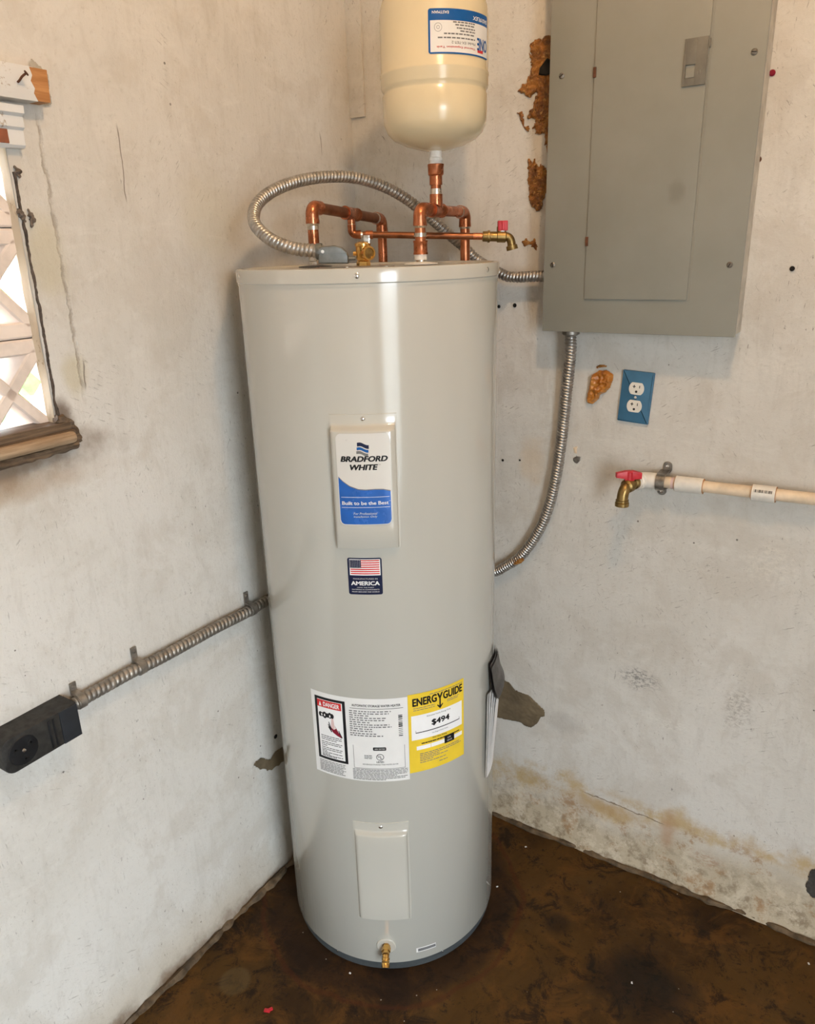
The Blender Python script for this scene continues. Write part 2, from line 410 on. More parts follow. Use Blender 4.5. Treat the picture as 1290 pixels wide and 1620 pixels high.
def tube(path, rad, seg=14, cap=True):
    path = [Vector(p) for p in path]; N = len(path); V = []; Fc = []
    T = [(path[min(i+1, N-1)]-path[max(i-1, 0)]).normalized() for i in range(N)]
    up = Vector((0, 0, 1)) if abs(T[0].z) < .9 else Vector((1, 0, 0))
    n = (up-T[0]*up.dot(T[0])).normalized()
    for i in range(N):
        if i: n = (n-T[i]*n.dot(T[i])).normalized()
        b = T[i].cross(n)
        for k in range(seg):
            a = 2*pi*k/seg
            r = rad(i, a) if callable(rad) else rad
            V.append(path[i]+(n*cos(a)+b*sin(a))*r)
    for i in range(N-1):
        for k in range(seg):
            k2 = (k+1) % seg; Fc.append((i*seg+k, i*seg+k2, (i+1)*seg+k2, (i+1)*seg+k))
    if cap: Fc += [tuple(range(seg)), tuple((N-1)*seg+k for k in range(seg))]
    return V, Fc
def catmull(pts, step):
    pts = [Vector(p) for p in pts]; P = [pts[0]*2-pts[1]]+pts+[pts[-1]*2-pts[-2]]; out = []
    for i in range(1, len(P)-2):
        for k in range(40):
            t = k/40; a, b, c, d = P[i-1:i+3]
            out.append(.5*((2*b)+(c-a)*t+(2*a-5*b+4*c-d)*t*t+(3*b-a-3*c+d)*t**3))
    out.append(pts[-1])
    return resample(out, step)
def resample(pts, step):
    L = [0]
    for i in range(1, len(pts)): L.append(L[-1]+(pts[i]-pts[i-1]).length)
    n = max(2, int(round(L[-1]/step))); out = []; j = 0
    for k in range(n+1):
        s = L[-1]*k/n
        while j < len(L)-2 and L[j+1] < s: j += 1
        d = L[j+1]-L[j]; out.append(pts[j].lerp(pts[j+1], (s-L[j])/d if d > 1e-9 else 0))
    return out
def corrugated(pts, r, pitch=.0058, amp=.0016, seg=16, per=8):
    step = pitch/per; path = catmull(pts, step); L = 0.; S = [0.]
    for i in range(1, len(path)): L += (path[i]-path[i-1]).length; S.append(L)
    def rad(i, a):
        ph = (S[i]/pitch+a/(2*pi)) % 1.0
        return r-amp*(1-min(1, 1.25*sin(pi*ph))**.8)
    return tube(path, rad, seg), path
def grid(nu, nv, fn, closed_u=False):
    V = [fn(i/nu, j/nv) for i in range(nu+1) for j in range(nv+1)]
    Fc = [(i*(nv+1)+j, (i+1)*(nv+1)+j, (i+1)*(nv+1)+j+1, i*(nv+1)+j+1) for i in range(nu) for j in range(nv)]
    return V, Fc
def prism(outline, Mx, d0, d1, bev=0, seg=2):
    """2D outline (local x,y) extruded along local z from d0 to d1"""
    bm = bmesh.new(); vs = [bm.verts.new((p[0], p[1], d0)) for p in outline]; f = bm.faces.new(vs)
    r = bmesh.ops.extrude_face_region(bm, geom=[f])
    for v in [g for g in r['geom'] if isinstance(g, bmesh.types.BMVert)]: v.co.z = d1
    if bev:
        ed = [e for e in bm.edges if all(abs(v.co.z-d1) < 1e-7 for v in e.verts)]
        bmesh.ops.bevel(bm, geom=ed, offset=bev, segments=seg, profile=.6, affect='EDGES')
    bmesh.ops.recalc_face_normals(bm, faces=bm.faces)
    bm.verts.index_update(); V = [Mx @ v.co for v in bm.verts]; Fc = [tuple(v.index for v in f.verts) for f in bm.faces]
    bm.free(); return V, Fc
def rrect(w, h, r, n=5, cx=0, cy=0):
    out = []
    for sx, sy, a0 in ((1, 1, 0), (-1, 1, 90), (-1, -1, 180), (1, -1, 270)):
        for k in range(n+1):
            a = radians(a0+90*k/n); out.append((cx+sx*(w/2-r)+r*cos(a), cy+sy*(h/2-r)+r*sin(a)))
    return out
def ragged_patch(poly, Mx, step, height, jag=.004, nscale=80, hole=0., seed=0):
    """thin relief following an outline (local x,y); raggedness and height from noise"""
    xs = [p[0] for p in poly]; ys = [p[1] for p in poly]
    def inside(x, y):
        best = 1e9; ins = False; n = len(poly)
        for i in range(n):
            x1, y1 = poly[i]; x2, y2 = poly[(i+1) % n]
            if (y1 > y) != (y2 > y) and x < (x2-x1)*(y-y1)/(y2-y1)+x1: ins = not ins
            dx, dy = x2-x1, y2-y1; t = max(0, min(1, ((x-x1)*dx+(y-y1)*dy)/(dx*dx+dy*dy+1e-12)))
            best = min(best, (x-x1-dx*t)**2+(y-y1-dy*t)**2)
        d = sqrt(best); return d if ins else -d
    x0, x1, y0, y1 = min(xs)-jag, max(xs)+jag, min(ys)-jag, max(ys)+jag
    nx = int((x1-x0)/step)+1; ny = int((y1-y0)/step)+1; D = {}
    for i in range(nx+1):
        for j in range(ny+1):
            x = x0+i*step; y = y0+j*step
            q = noise.fractal(Vector((x*nscale, y*nscale, seed*7.3)), 1, 2, 4)
            D[i, j] = (inside(x, y)+jag*q, q)
    V = []; Fc = []; idx = {}
    def vert(i, j):
        if (i, j) not in idx:
            d, q = D[i, j]; x = x0+i*step; y = y0+j*step
            h = height*min(1, max(0, d)/(.006))**.6*(.75+.5*q) if d > 0 else -.0008
            idx[i, j] = len(V); V.append(Mx @ Vector((x, y, max(h, .0002) if d > 0 else h)))
        return idx[i, j]
    for i in range(nx):
        for j in range(ny):
            c = [(i, j), (i+1, j), (i+1, j+1), (i, j+1)]
            dd = [D[k][0] for k in c]; qq = sum(D[k][1] for k in c)/4
            if sum(dd) > 0 and qq > -1+hole: Fc.append(tuple(vert(*k) for k in c))
    return V, Fc

# text as flat mesh
def text_geo(body, bold=0., shear=0.):
    cu = bpy.data.curves.new('lettering', 'FONT'); cu.body = body; cu.size = 1; cu.shear = shear; cu.offset = bold; cu.resolution_u = 3
    o = bpy.data.objects.new('lettering', cu); COL.objects.link(o)
    dg = bpy.context.evaluated_depsgraph_get(); me = o.evaluated_get(dg).to_mesh()
    V = [v.co.copy() for v in me.vertices]; Fc = [tuple(p.vertices) for p in me.polygons]
    o.evaluated_get(dg).to_mesh_clear(); bpy.data.objects.remove(o); bpy.data.curves.remove(cu)
    return V, Fc
def fit(body, u0, u1, v0, v1=None, bold=0., shear=0., flip=False):
    """text scaled to span u0..u1, its body from v0 up to v1; bold overprints shifted copies"""
    V, Fc = text_geo(body, 0, shear)
    if bold:
        cp = [(bold*cos(2*pi*k/6)*1.3, bold*sin(2*pi*k/6)) for k in range(6)]
        V0, F0 = V, Fc; V = []; Fc = []
        for dx, dy in [(0, 0)]+cp:
            n = len(V); V += [Vector((v.x+dx, v.y+dy, 0)) for v in V0]; Fc += [tuple(q+n for q in f) for f in F0]
    xs = [v.x for v in V]; ys = [v.y for v in V]; xa, xb, ya, yb = min(xs), max(xs), min(ys), max(ys)
    su = (u1-u0)/(xb-xa); sv = su if v1 is None else (v1-v0)/(yb-ya)
    out = []
    for v in V:
        p, q = (v.x-xa)*su, (v.y-ya)*sv
        if flip: out.append((u1-p, v0+((yb-ya)*sv)-q))
        else: out.append((u0+p, v0+q))
    return out, Fc
class Wrap:
    """a sheet wrapped on a cylinder: u = arc length, v = height"""
    def __init__(s, R, c=None): s.R = R; s.c = c or AXIS
    def px(s, x, y): a, z = cyl(x, y, s.R, s.c); return a*s.R, z
    def p(s, u, v, e): a = u/s.R; return Vector((s.c.x+(s.R+e)*cos(a), s.c.y+(s.R+e)*sin(a), v))
    def strip(s, us, lo, hi, e):
        V = []; n = len(us)
        for u in us: V += [s.p(u, lo(u), e), s.p(u, hi(u), e)]
        return V, [(2*i, 2*i+2, 2*i+3, 2*i+1) for i in range(n-1)]
    def rect(s, u0, u1, v0, v1, e, r=0, n=None):
        n = n or max(2, int((u1-u0)/.006)+1)
        us = [u0+(u1-u0)*i/n for i in range(n+1)]
        if r:
            us = sorted(set(us+[u0+r*(1-cos(pi/2*k/6)) for k in range(7)]+[u1-r*(1-cos(pi/2*k/6)) for k in range(7)]))
            def ins(u):
                d = min(u-u0, u1-u); return r-sqrt(max(0, r*r-(r-d)**2)) if d < r else 0
            return s.strip(us, lambda u: v0+ins(u), lambda u: v1-ins(u), e)
        return s.strip(us, lambda u: v0, lambda u: v1, e)
    def text(s, g, e): return [s.p(u, v, e) for u, v in g[0]], g[1]
    def dashes(s, u0, u1, v, h, e, seed, dens=.8):
        rn = random.Random(seed); parts = []; u = u0
        while u < u1:
            w = min(rn.uniform(.004, .011), u1-u)
            if w < .0015: break
            parts.append(s.rect(u, u+w*dens, v, v+h, e, n=1)); u += w
        return parts

def copy_obj(o, parent, W, name=None):
    c = o.copy(); COL.objects.link(c)
    if parent is not None: c.parent = parent; c.matrix_parent_inverse = WM[parent.name].inverted()
    c.matrix_basis = W; WM[c.name] = W.copy(); return c

# ================================================================ THE SETTING
def nz(x, y, z, s): return noise.fractal(Vector((x*s, y*s, z*s)), 1, 2, 4)
def foot(z, h, side):
    k = max(0, 1-z/.16)
    return k*k*(.016+.010*nz(h, side, z, 5))+.0022*nz(h, z, side, 3.1)*min(1, (z+.05)/.2)*.6
ny, nzz = 160, 156
V = []; idx = {}
for i in range(ny+1):
    for j in range(nzz+1):
        y = -.02*i if i != 46 else WIN[1]; z = .02*j
        idx[i, j] = len(V); V.append((foot(z, y, 0.) if .02 < -y else 0, y, z))
Fc = []
for i in range(ny):
    for j in range(nzz):
        yc = -.02*(i+.5); zc = .02*(j+.5)
        if WIN[0] < yc < WIN[1] and WIN[2] < zc < WIN[3]: continue
        Fc.append((idx[i, j], idx[i+1, j], idx[i+1, j+1], idx[i, j+1]))
wl = obj('wall_left', (V, Fc), 'wall_left', kind='structure', sh=0)
def wall_back_fn(a, b):
    x = a*ROOM_X; z = b*ROOM_Z; return Vector((x, -foot(z, x, 5.) if x > .02 else 0, z))
wb = obj('wall_back', grid(130, 156, wall_back_fn), 'wall_back', kind='structure', sh=0)
obj('floor', grid(26, 32, lambda a, b: Vector((a*ROOM_X, -b*3.2, 0))), 'floor', kind='structure', sh=0)
obj('ceiling', box(-.15, ROOM_X+.15, ROOM_Y-.15, .15, ROOM_Z, ROOM_Z+.1), 'ceil', kind='structure')
obj('wall_right', join([box(ROOM_X, ROOM_X+.12, ROOM_Y, DOOR[0], 0, ROOM_Z), box(ROOM_X, ROOM_X+.12, DOOR[1], 0, 0, ROOM_Z),
     box(ROOM_X, ROOM_X+.12, DOOR[0], DOOR[1], DOOR[2], ROOM_Z)]), 'plain', kind='structure')
obj('wall_front', box(0, ROOM_X, ROOM_Y-.12, ROOM_Y, 0, ROOM_Z), 'plain', kind='structure')
# outer skin of the two visible walls keeps daylight out
obj('ground', box(-30, 30, -30, 30, -.35, -.06), simple('pale_concrete_yard', (.30, .29, .27), .8, 0, .2, 3), kind='structure')
# plaster strip up the corner
ps = on(577, 184, 1, -.006)
obj('trim_1', box(.0, ps.x, -.007, .001, ps.z, ROOM_Z, .0015), 'wall_back', kind='structure')
# crumbling mortar bead along both wall feet
def bead(p0, p1, r, seed, out):
    n = int((p1-p0).length/.006); path = []; rr = []
    for i in range(n+1):
        t = i/n; p = p0.lerp(p1, t); q = nz(t*(p1-p0).length, seed, 0, 7); q2 = nz(t*(p1-p0).length, seed, 3, 26)
        path.append(p+out*(.010*q+.003*q2)+Vector((0, 0, .004*q2))); rr.append(r*(1+.45*q+.35*q2))
    return tube(path, lambda i, a: max(.003, rr[i]*(1+.12*sin(3*a+i*.3))), 9)
obj('trim_2', bead(Vector((.021, -.05, .001)), Vector((.021, -2.2, .001)), .009, 2., Vector((1, 0, 0))), 'mortar2', kind='structure')
obj('trim_3', bead(Vector((.05, -.018, .004)), Vector((2.2, -.018, .003)), .007, 8., Vector((0, -1, 0))), 'mortar2', kind='structure')

# bare patches where the paint has come away, holes
def wallpatch_back(px, height=.0012, jag=.003, name='bare_patch', mat='bare', parent=wb, step=.0016, seed=0, hole=0.):
    Mx = Matrix(((1, 0, 0, 0), (0, 0, -1, -.0022), (0, 1, 0, 0), (0, 0, 0, 1)))
    poly = [(lambda P: (P.x, P.z))(on(x, y, 1, -.002)) for x, y in px]
    return ragged_patch(poly, Mx, step, height, jag, 90, hole, seed)
def wallpatch_left(px, height=.0012, jag=.003, step=.0016, seed=0):
    Mx = Matrix(((0, 0, 1, .0022), (1, 0, 0, 0), (0, 1, 0, 0), (0, 0, 0, 1)))
    poly = [(lambda P: (P.y, P.z))(on(x, y, 0, .002)) for x, y in px]
    return ragged_patch(poly, Mx, step, height, jag, 90, 0, seed)
obj('bare_patch', wallpatch_back([(770, 1068), (794, 1074), (806, 1080), (815, 1092), (838, 1101), (850, 1113), (862, 1124), (862, 1133), (856, 1134), (849, 1146), (841, 1151), (833, 1150), (825, 1143), (790, 1136), (770, 1132)], jag=.002), 'bare', wb, label='bare brown patch of missing paint', sh=0)
obj('bare_patch', wallpatch_back([(1282, 1378), (1300, 1372), (1300, 1425), (1286, 1420), (1275, 1408)], seed=3), simple('dark_grey_chip', (.055, .05, .045), .8, 0, .4, 40), wb, label='dark chipped patch', sh=0)
obj('bare_patch', wallpatch_left([(401, 1210), (412, 1199), (428, 1202), (434, 1190), (446, 1183), (455, 1180), (455, 1198), (444, 1208), (430, 1218), (410, 1217)], seed=5), 'bare', wl, label='bare brown gouge in the plaster', sh=0)
obj('bare_patch', wallpatch_back([(907, 708), (914, 706), (913, 718), (909, 717)], jag=.001, seed=6, step=.001), 'pvc', wb, sh=0)
obj('bare_patch', wallpatch_back([(907, 725), (912, 722), (919, 723), (918, 729), (913, 733), (908, 730)], jag=.001, seed=7, step=.001), 'steel_dark', wb, sh=0)
obj('bare_patch', wallpatch_left([(44, 100), (50, 92), (62, 104), (76, 116), (82, 164), (70, 170), (58, 120)], seed=8), simple('grey_plaster_chip', (.40, .37, .31), .8, 0, .2, 30), wl, sh=0)
def hole_back(x, y, r, name='wall_hole', mat='hole', parent=wb):
    P = on(x, y, 1, -.002); return obj(name, lathe([(0, -.0006), (r*.8, -.0004), (r, .0006), (r*1.15, .0001)], (P.x, -.0028, P.z), (0, -1, 0), 12), mat, parent)
for x, y, r in ((790, 485, .0035), (815, 483, .0042), (1254, 425, .0042), (796, 728, .003), (823, 728, .0022), (892, 732, .002)):
    hole_back(x, y, r)
for x, y, r in ((436, 1165, .0055),):
    P = on(x, y, 0, .002); obj('wall_hole', lathe([(0, -.0006), (r*.8, -.0004), (r, .0006), (r*1.15, .0001)], (.0028, P.y, P.z), (1, 0, 0), 12), 'hole', wl)

# ---------------------------------------------------------------- window of pierced blocks
XB = -.020                                   # inner face of the blocks
wroot = obj('window_1', join([box(XB-.09, -.001, WIN[0]-.02, WIN[1]+.19, WIN[3], WIN[3]+.02), box(XB-.09, -.001, WIN[0]-.02, WIN[0], WIN[2], WIN[3]), box(XB, -.0006, WIN[1]-.001, WIN[1]+.02, WIN[2], WIN[3]), box(XB-.09, XB, WIN[1]+.16, WIN[1]+.19, WIN[2], WIN[3]), box(XB-.09, -.001, WIN[0]-.02, WIN[1]+.19, WIN[2]-.03, WIN[2])]), 'plain', kind='structure')
dep = (XB-.085, XB); CB, RB = .121, .175; ZC = 1.381
def bar(a, b, th):
    a = Vector((0,)+a); b = Vector((0,)+b); d = b-a
    return xf(box(dep[0], dep[1], 0, d.length, -th/2, th/2, .003, 1), Matrix.Translation(a) @ Matrix.Rotation(atan2(d.z, d.y), 4, 'X'))
hw, hh = CB/2-.001, RB/2-.001
me0 = sharp(geo(*join([box(dep[0], dep[1], -hw, hw, hh-.026, hh, .003, 1), box(dep[0], dep[1], -hw, hw, -hh, -hh+.026, .003, 1), bar((-hw, -hh+.02), (hw, hh-.02), .021), bar((-hw, hh-.02), (hw, -hh+.02), .021)])))
me0.materials.append(M['block'])
for j in range(3):
    for k in range(-1, 7):
        zc_b = ZC+RB*j; yc_b = WIN[1]+.002-CB*(k+.5)
        if zc_b > WIN[3]: continue
        b = bpy.data.objects.new('block', me0); reg(b, wroot, Matrix.Translation((0, yc_b, zc_b)))
# peeling wooden jamb
def jamb_fn(a, b):
    z = WIN[2]+b*(WIN[3]-WIN[2]); x = XB-.002+a*(-XB+.003)
    return Vector((x, WIN[1]-.003+.0016*nz(x*3, z, 2, 14), z))
obj('window_jamb', grid(24, 90, jamb_fn), 'jamb', wroot, sh=0)
def crack_fn(p):
    return p
cr = [on(x, y, 0, .001) for x, y in ((24, 272), (30, 296), (33, 325), (40, 345), (46, 370), (52, 410), (60, 450), (68, 490), (75, 540), (82, 600), (90, 655), (95, 668))]
cr = catmull([Vector((.001, WIN[1]+.0025+.25*max(-.008, min(.012, p.y-WIN[1])), p.z)) for p in cr], .009)
cr = [p+Vector((0, .0022*nz(p.z, 1, 0, 40), 0)) for p in cr]
obj('frame_gap', tube(catmull(cr, .004), lambda i, a: max(.0008, .0024+.0022*noise.noise(Vector((i*.16, a*.4, 1)))+.0012*noise.noise(Vector((i*.9, a, 4)))), 8), simple('dirty_gap', (.075, .055, .042), .9, 0, .4, 90), wroot, label='dark crumbling gap beside the frame')
for pts, r in ((((22, 262), (28, 270), (31, 282)), .006), (((28, 330), (36, 344), (40, 352)), .0075), (((44, 330), (51, 345), (50, 360)), .006)):
    q = [on(x, y, 0, .003) for x, y in pts]
    obj('plaster_chip', tube(catmull(q, .002), lambda i, a, r=r, n=len(catmull(q, .002)): r*.85*sin(pi*(i+.4)/(n-.2))**.6*(.75+.9*noise.noise(Vector((i*.5, a*1.1, r*900)))), 10), simple('chip', (.15, .115, .09), .9, 0, .4, 90), wroot)
# sill: grimy back board, worn front strip, dirty underside
s0 = on(120, 672, 0, .0); zs = WIN[2]
obj('window_sill', join([box(XB-.02, .014, WIN[0], -.893, zs-.012, zs+.004, .003), box(.0, .020, WIN[0], -.889, zs-.030, zs-.010, .004)]), 'sill', wroot)
obj('sill_strip', lathe([(0, 0), (.0095, .0), (.0105, .006), (.0105, .83), (0, .83)], (.021, -.897, zs-.022), (0, -1, 0), 14), 'sill_light', wroot)
obj('sill_dirt', tube(catmull([Vector((.008, WIN[0], zs-.041)), Vector((.012, -1.2, zs-.041)), Vector((.011, -1.0, zs-.042)), Vector((.008, -.885, zs-.039))], .005), lambda i, a: .0085+.004*noise.noise(Vector((i*.3, a, 5))), 8), 'sill', wroot)
obj('sill_dirt', tube(catmull([Vector((.004, -.915, zs+.012)), Vector((.006, -.895, zs+.002)), Vector((.006, -.884, zs-.018)), Vector((.004, -.880, zs-.036))], .003), lambda i, a: .008+.004*noise.noise(Vector((i*.4, a, 9))), 8), 'sill', wroot)
# head moulding and the board with the bent nail
hb = thing('lintel_moulding', 'white painted stepped moulding with a bare red patch, over the block window', 'moulding', (0, -.90, 1.76))
p1 = on(44, 230, 0, .02)
def mould(y1):
    prof = [(-.002, 1.759), (.012, 1.759), (.016, 1.763), (.016, 1.784), (.021, 1.788), (.021, 1.803), (.027, 1.807), (.027, 1.818), (-.002, 1.818)]
    Mx = Matrix(((1, 0, 0, 0), (0, 0, 1, 0), (0, 1, 0, 0), (0, 0, 0, 1)))
    return prism(prof, Mx, -1.72, y1)
obj('moulding_board', mould(-.888), 'wood_white', hb)
obj('bare_patch', box(.010, .0175, -1.2, -.915, 1.764, 1.784, .001), 'brick', hb)
bb = thing('timber_board', 'white painted timber board with bare orange end and bent nail', 'board', (0, -.85, 1.825))
zt0, zt1 = 1.826, 1.874
def board(y0, y1): return box(-.002, .030, y0, y1, zt0, zt1, .0015)
obj('painted_length', board(-1.75, -.862), 'wood_white', bb)
pe = [(-.8632, zt0+.001), (-.842, zt0+.001), (-.8395, zt1-.001), (-.869, zt1-.001), (-.866, zt1-.012), (-.870, zt1-.020), (-.865, zt1-.030), (-.868, zt1-.037)]
obj('bare_end', prism(pe, Matrix(((0, 0, 1, 0), (1, 0, 0, 0), (0, 1, 0, 0), (0, 0, 0, 1))), -.002, .0302), 'wood', bb)
np_ = [on(28, 130, 0, .031), on(31, 127, 0, .035), on(35, 121, 0, .042), on(41, 116, 0, .046)]
obj('bent_nail', join([tube(catmull(np_, .002), .0017, 8), lathe([(0, 0), (.0042, 0), (.0042, .0015), (0, .0015)], np_[-1], (.3, .6, .5), 10)]), 'rust', bb)

# ================================================================ WATER HEATER
wh = thing('water_heater', 'tall pale grey cylindrical electric water heater standing in the corner', 'water heater', (AXIS.x, AXIS.y, 0))
obj('shell', lathe([(HR-.006, .025), (HR-.0015, .0255), (HR, .028), (HR, HSEAM+.003)], AXIS, seg=128), 'enamel', wh)
obj('top_cap', lathe([(HR-.002, HSEAM-.004), (HR+.0012, HSEAM-.004), (HR+.0012, HSEAM), (HR+.0030, HSEAM+.002), (HR+.0030, HH-.004), (HR+.0022, HH-.001), (HR-.001, HH), (HR-.006, HH-.0005), (HR-.009, HH-.004), (0, HH-.0035)], AXIS, seg=128), 'enamel', wh)
obj('base_ring', lathe([(HR-.03, 0), (HR-.008, 0), (HR-.005, .003), (HR-.004, .026), (HR-.03, .026)], AXIS, seg=96), 'base', wh, label='blue grey plastic base ring')
scr_me = sharp(geo(*join([lathe([(0, .0024), (.0028, .0022), (.0046, .001), (.0046, 0)], seg=14)])))
scr_me.materials.append(M['chrome'])
def rim_screw(ang, z, R, parent, s=1.):
    a = radians(ang); o = (AXIS.x+R*cos(a), AXIS.y+R*sin(a), z)
    b = bpy.data.objects.new('screw', scr_me); reg(b, parent, frame(o, (cos(a), sin(a), 0)) @ Matrix.Scale(s, 4)); return b
for a in (-122.2, -58.8, 2.5, 62, 122, 182): rim_screw(a, 1.5535, HR+.0028, wh)
for a in (-89, -29): rim_screw(a, .0185, HR-.0045, wh, .6)
for a, z in ((8, .27), (9, .18)): rim_screw(a, z, HR-.0005, wh, .35)

def cover(name, a0, a1, z0, zf, z1, hgt, edge, flange):
    """access cover: thin flange with the raised bowed face below it"""
    A0, A1 = radians(a0), radians(a1); W = (A1-A0)*HR
    def sm(t): t = max(0, min(1, t)); return t*t*(3-2*t)
    us = [0, .0008, .0016]+[.0016+edge*k/5 for k in range(1, 6)]
    us = us+[us[-1]+(W-2*us[-1])*k/22 for k in range(1, 22)]+[W-q for q in reversed(us)]
    zs_ = [z0, z0+.0008]+[z0+.0008+edge*k/5 for k in range(1, 6)]
    zs_ = zs_+[zs_[-1]+(zf-.012-zs_[-1])*k/10 for k in range(1, 11)]+[zf-.012+.012*k/6 for k in range(1, 7)]+[z1-.0008, z1]
    def h(u, z):
        f = flange if min(u, W-u) > .0004 and min(z-z0, z1-z) > .0004 else -.001
        k = min(sm((min(u, W-u)-.003)/edge), sm((z-z0-.003)/edge), sm((zf-z)/.012))
        return f+hgt*k if f > 0 else f
    V = []; n = len(zs_)
    for u in us:
        for z in zs_:
            a = A0+u/HR; r = HR+h(u, z); V.append(Vector((AXIS.x+r*cos(a), AXIS.y+r*sin(a), z)))
    Fc = [(i*n+j, (i+1)*n+j, (i+1)*n+j+1, i*n+j+1) for i in range(len(us)-1) for j in range(n-1)]
    o = obj(name, (V, Fc), 'enamel', wh, sh=50); return o
ca = cover('access_cover', -73.2, -45.6, 1.062, 1.302, 1.320, .0155, .005, .0015)
cb = cover('access_cover', -74, -46.2, .156, .408, .428, .0085, .007, .0012)
def cover_screw(par, ang, z, mat):
    a = radians(ang); o = (AXIS.x+(HR+.001)*cos(a), AXIS.y+(HR+.001)*sin(a), z)
    b = bpy.data.objects.new('screw', scr_me); reg(b, par, frame(o, (cos(a), sin(a), 0)) @ Matrix.Scale(.95, 4))
cover_screw(ca, -59.2, 1.3115, 0); cover_screw(cb, -60, .418, 0)

# ---- brand sticker on the upper cover
w = Wrap(HR+.0178)
(uA, zA), (uB, zB) = w.px(530, 686), w.px(621, 829)
uB = w.px(619, 760)[0]; uA = w.px(534.5, 757)[0]
bs = obj('brand_sticker', w.rect(uA, uB, zB, zA, .0002, .010), 'silver_label', wh, label='silver and blue maker sticker')
W_, H_ = uB-uA, zA-zB
ins = .0015
def wave(u):
    t = (u-uA)/W_
    pts = [(0, .545), (.1, .485), (.22, .435), (.38, .400), (.52, .393), (.70, .398), (.85, .395), (1, .372)]
    for (t0, a), (t1, b) in zip(pts, pts[1:]):
        if t <= t1: k = (t-t0)/(t1-t0); k = k; return zB+H_*(a+(b-a)*k)
    return zB+H_*.372
us = [uA+ins+(W_-2*ins)*k/60 for k in range(61)]
def lo_r(u):
    d = min(u-uA-ins, uB-ins-u); r = .009; return zB+ins+(r-sqrt(max(0, r*r-(r-d)**2)) if d < r else 0)
obj('blue_band', w.strip(us, lo_r, wave, .0005), 'label_blue', bs)
obj('outline', join([w.strip(us, lambda u: wave(u)-.0006, lambda u: wave(u)+.0010, .0007)]), 'ink_grey', bs)
def U(t): return uA+W_*t
def Vv(t): return zB+H_*t
# waving flag emblem above the name
fl = []
def fwave(t): return .006*sin(t*5.2+.4)*.30
for k, (b0, b1) in enumerate(((.905, .865), (.855, .825), (.815, .785))):
    n = 10
    us2 = [U(.40)+W_*.215*i/n for i in range(n+1)]
    fl.append((us2, b0, b1))
def flagband(us2, b0, b1, off): return w.strip(us2, lambda u: Vv(b1)-off*(u-us2[0])/(us2[-1]-us2[0])+.0015*sin((u-us2[0])/(us2[-1]-us2[0])*5.5), lambda u: Vv(b0)-off*(u-us2[0])/(us2[-1]-us2[0])+.0015*sin((u-us2[0])/(us2[-1]-us2[0])*5.5), .0006)
for k, (us2, b0, b1) in enumerate(fl):
    obj('flag_emblem', flagband([u-.0009*k for u in us2], b0, b1, .0035), ('navy', 'ink_blue', 'ink_grey')[k], bs)
obj('lettering', join([w.text(fit('BRADFORD', U(.075), U(.955), Vv(.700), Vv(.762), .040, .22), .0006), w.text(fit('WHITE', U(.245), U(.77), Vv(.610), Vv(.672), .040, .22), .0006),
     w.text(fit('TM', U(.775), U(.815), Vv(.662), Vv(.672)), .0006)]), 'ink', bs, label='bold slanted black maker name', sh=0)
obj('lettering', join([w.text(fit('Built to be the Best', U(.06), U(.94), Vv(.228), Vv(.268), .018), .0008), w.text(fit('TM', U(.945), U(.975), Vv(.262), Vv(.270)), .0008),
     w.text(fit('For Professional', U(.27), U(.72), Vv(.118), Vv(.146), .01, .2), .0008), w.text(fit('Installation Only', U(.27), U(.72), Vv(.080), Vv(.108), .01, .2), .0008),
     w.rect(U(.05), U(.96), Vv(.312), Vv(.316), .0008), w.rect(U(.05), U(.96), Vv(.198), Vv(.202), .0008)]), 'print_white', bs, sh=0)
# ---- made-in sticker
w = Wrap(HR)
uA, zA = w.px(549.5, 882); uB, zB = w.px(606.5, 940)
uB = w.px(605, 910)[0]; uA = w.px(551, 910)[0]
W_, H_ = uB-uA, zA-zB
fs = obj('country_sticker', w.rect(uA, uB, zB, zA, .0004, .004), 'navy', wh, label='navy sticker with a striped flag')
obj('flag_field', w.rect(U(.06), U(.955), Vv(.53), Vv(.965), .0007), 'print_white', fs)
st = []
for k in range(7): st.append(w.rect(U(.085) if k >= 4 else U(.085), U(.93), Vv(.945-.0590*k-.030), Vv(.945-.059*k), .0010))
obj('red_stripe', join(st), 'print_red', fs)
obj('star_field', w.rect(U(.07), U(.40), Vv(.735), Vv(.952), .0013), 'navy', fs)
dots = []
for r_ in range(5):
    for q in range(6):
        u, v = U(.105+.052*q), Vv(.765+.042*r_); dots.append(w.text(([(u-.0006, v), (u, v-.0008), (u+.0006, v), (u, v+.0008)], [(0, 1, 2, 3)]), .0015))
obj('star', join(dots), 'print_white', fs, sh=0)
obj('lettering', join([w.text(fit('MANUFACTURED IN', U(.15), U(.86), Vv(.415), Vv(.455), .01), .0008), w.text(fit('AMERICA', U(.08), U(.92), Vv(.255), Vv(.37), .03), .0008),
     w.text(fit('USING THE FINEST', U(.25), U(.75), Vv(.185), Vv(.212)), .0008), w.text(fit('MATERIALS & COMPONENTS', U(.10), U(.90), Vv(.125), Vv(.155)), .0008), w.text(fit('FROM AROUND THE WORLD', U(.10), U(.90), Vv(.062), Vv(.092)), .0008)]), 'print_white', fs, sh=0)
# ---- rating and danger sticker
uA, uB, zB, zA = radians(-92.3)*HR, radians(-45.0)*HR, .536, .737
W_, H_ = uB-uA, zA-zB
ds = obj('rating_sticker', w.rect(uA, uB, zB, zA, .0004), 'sticker_white', wh, label='white data sticker with a danger notice')
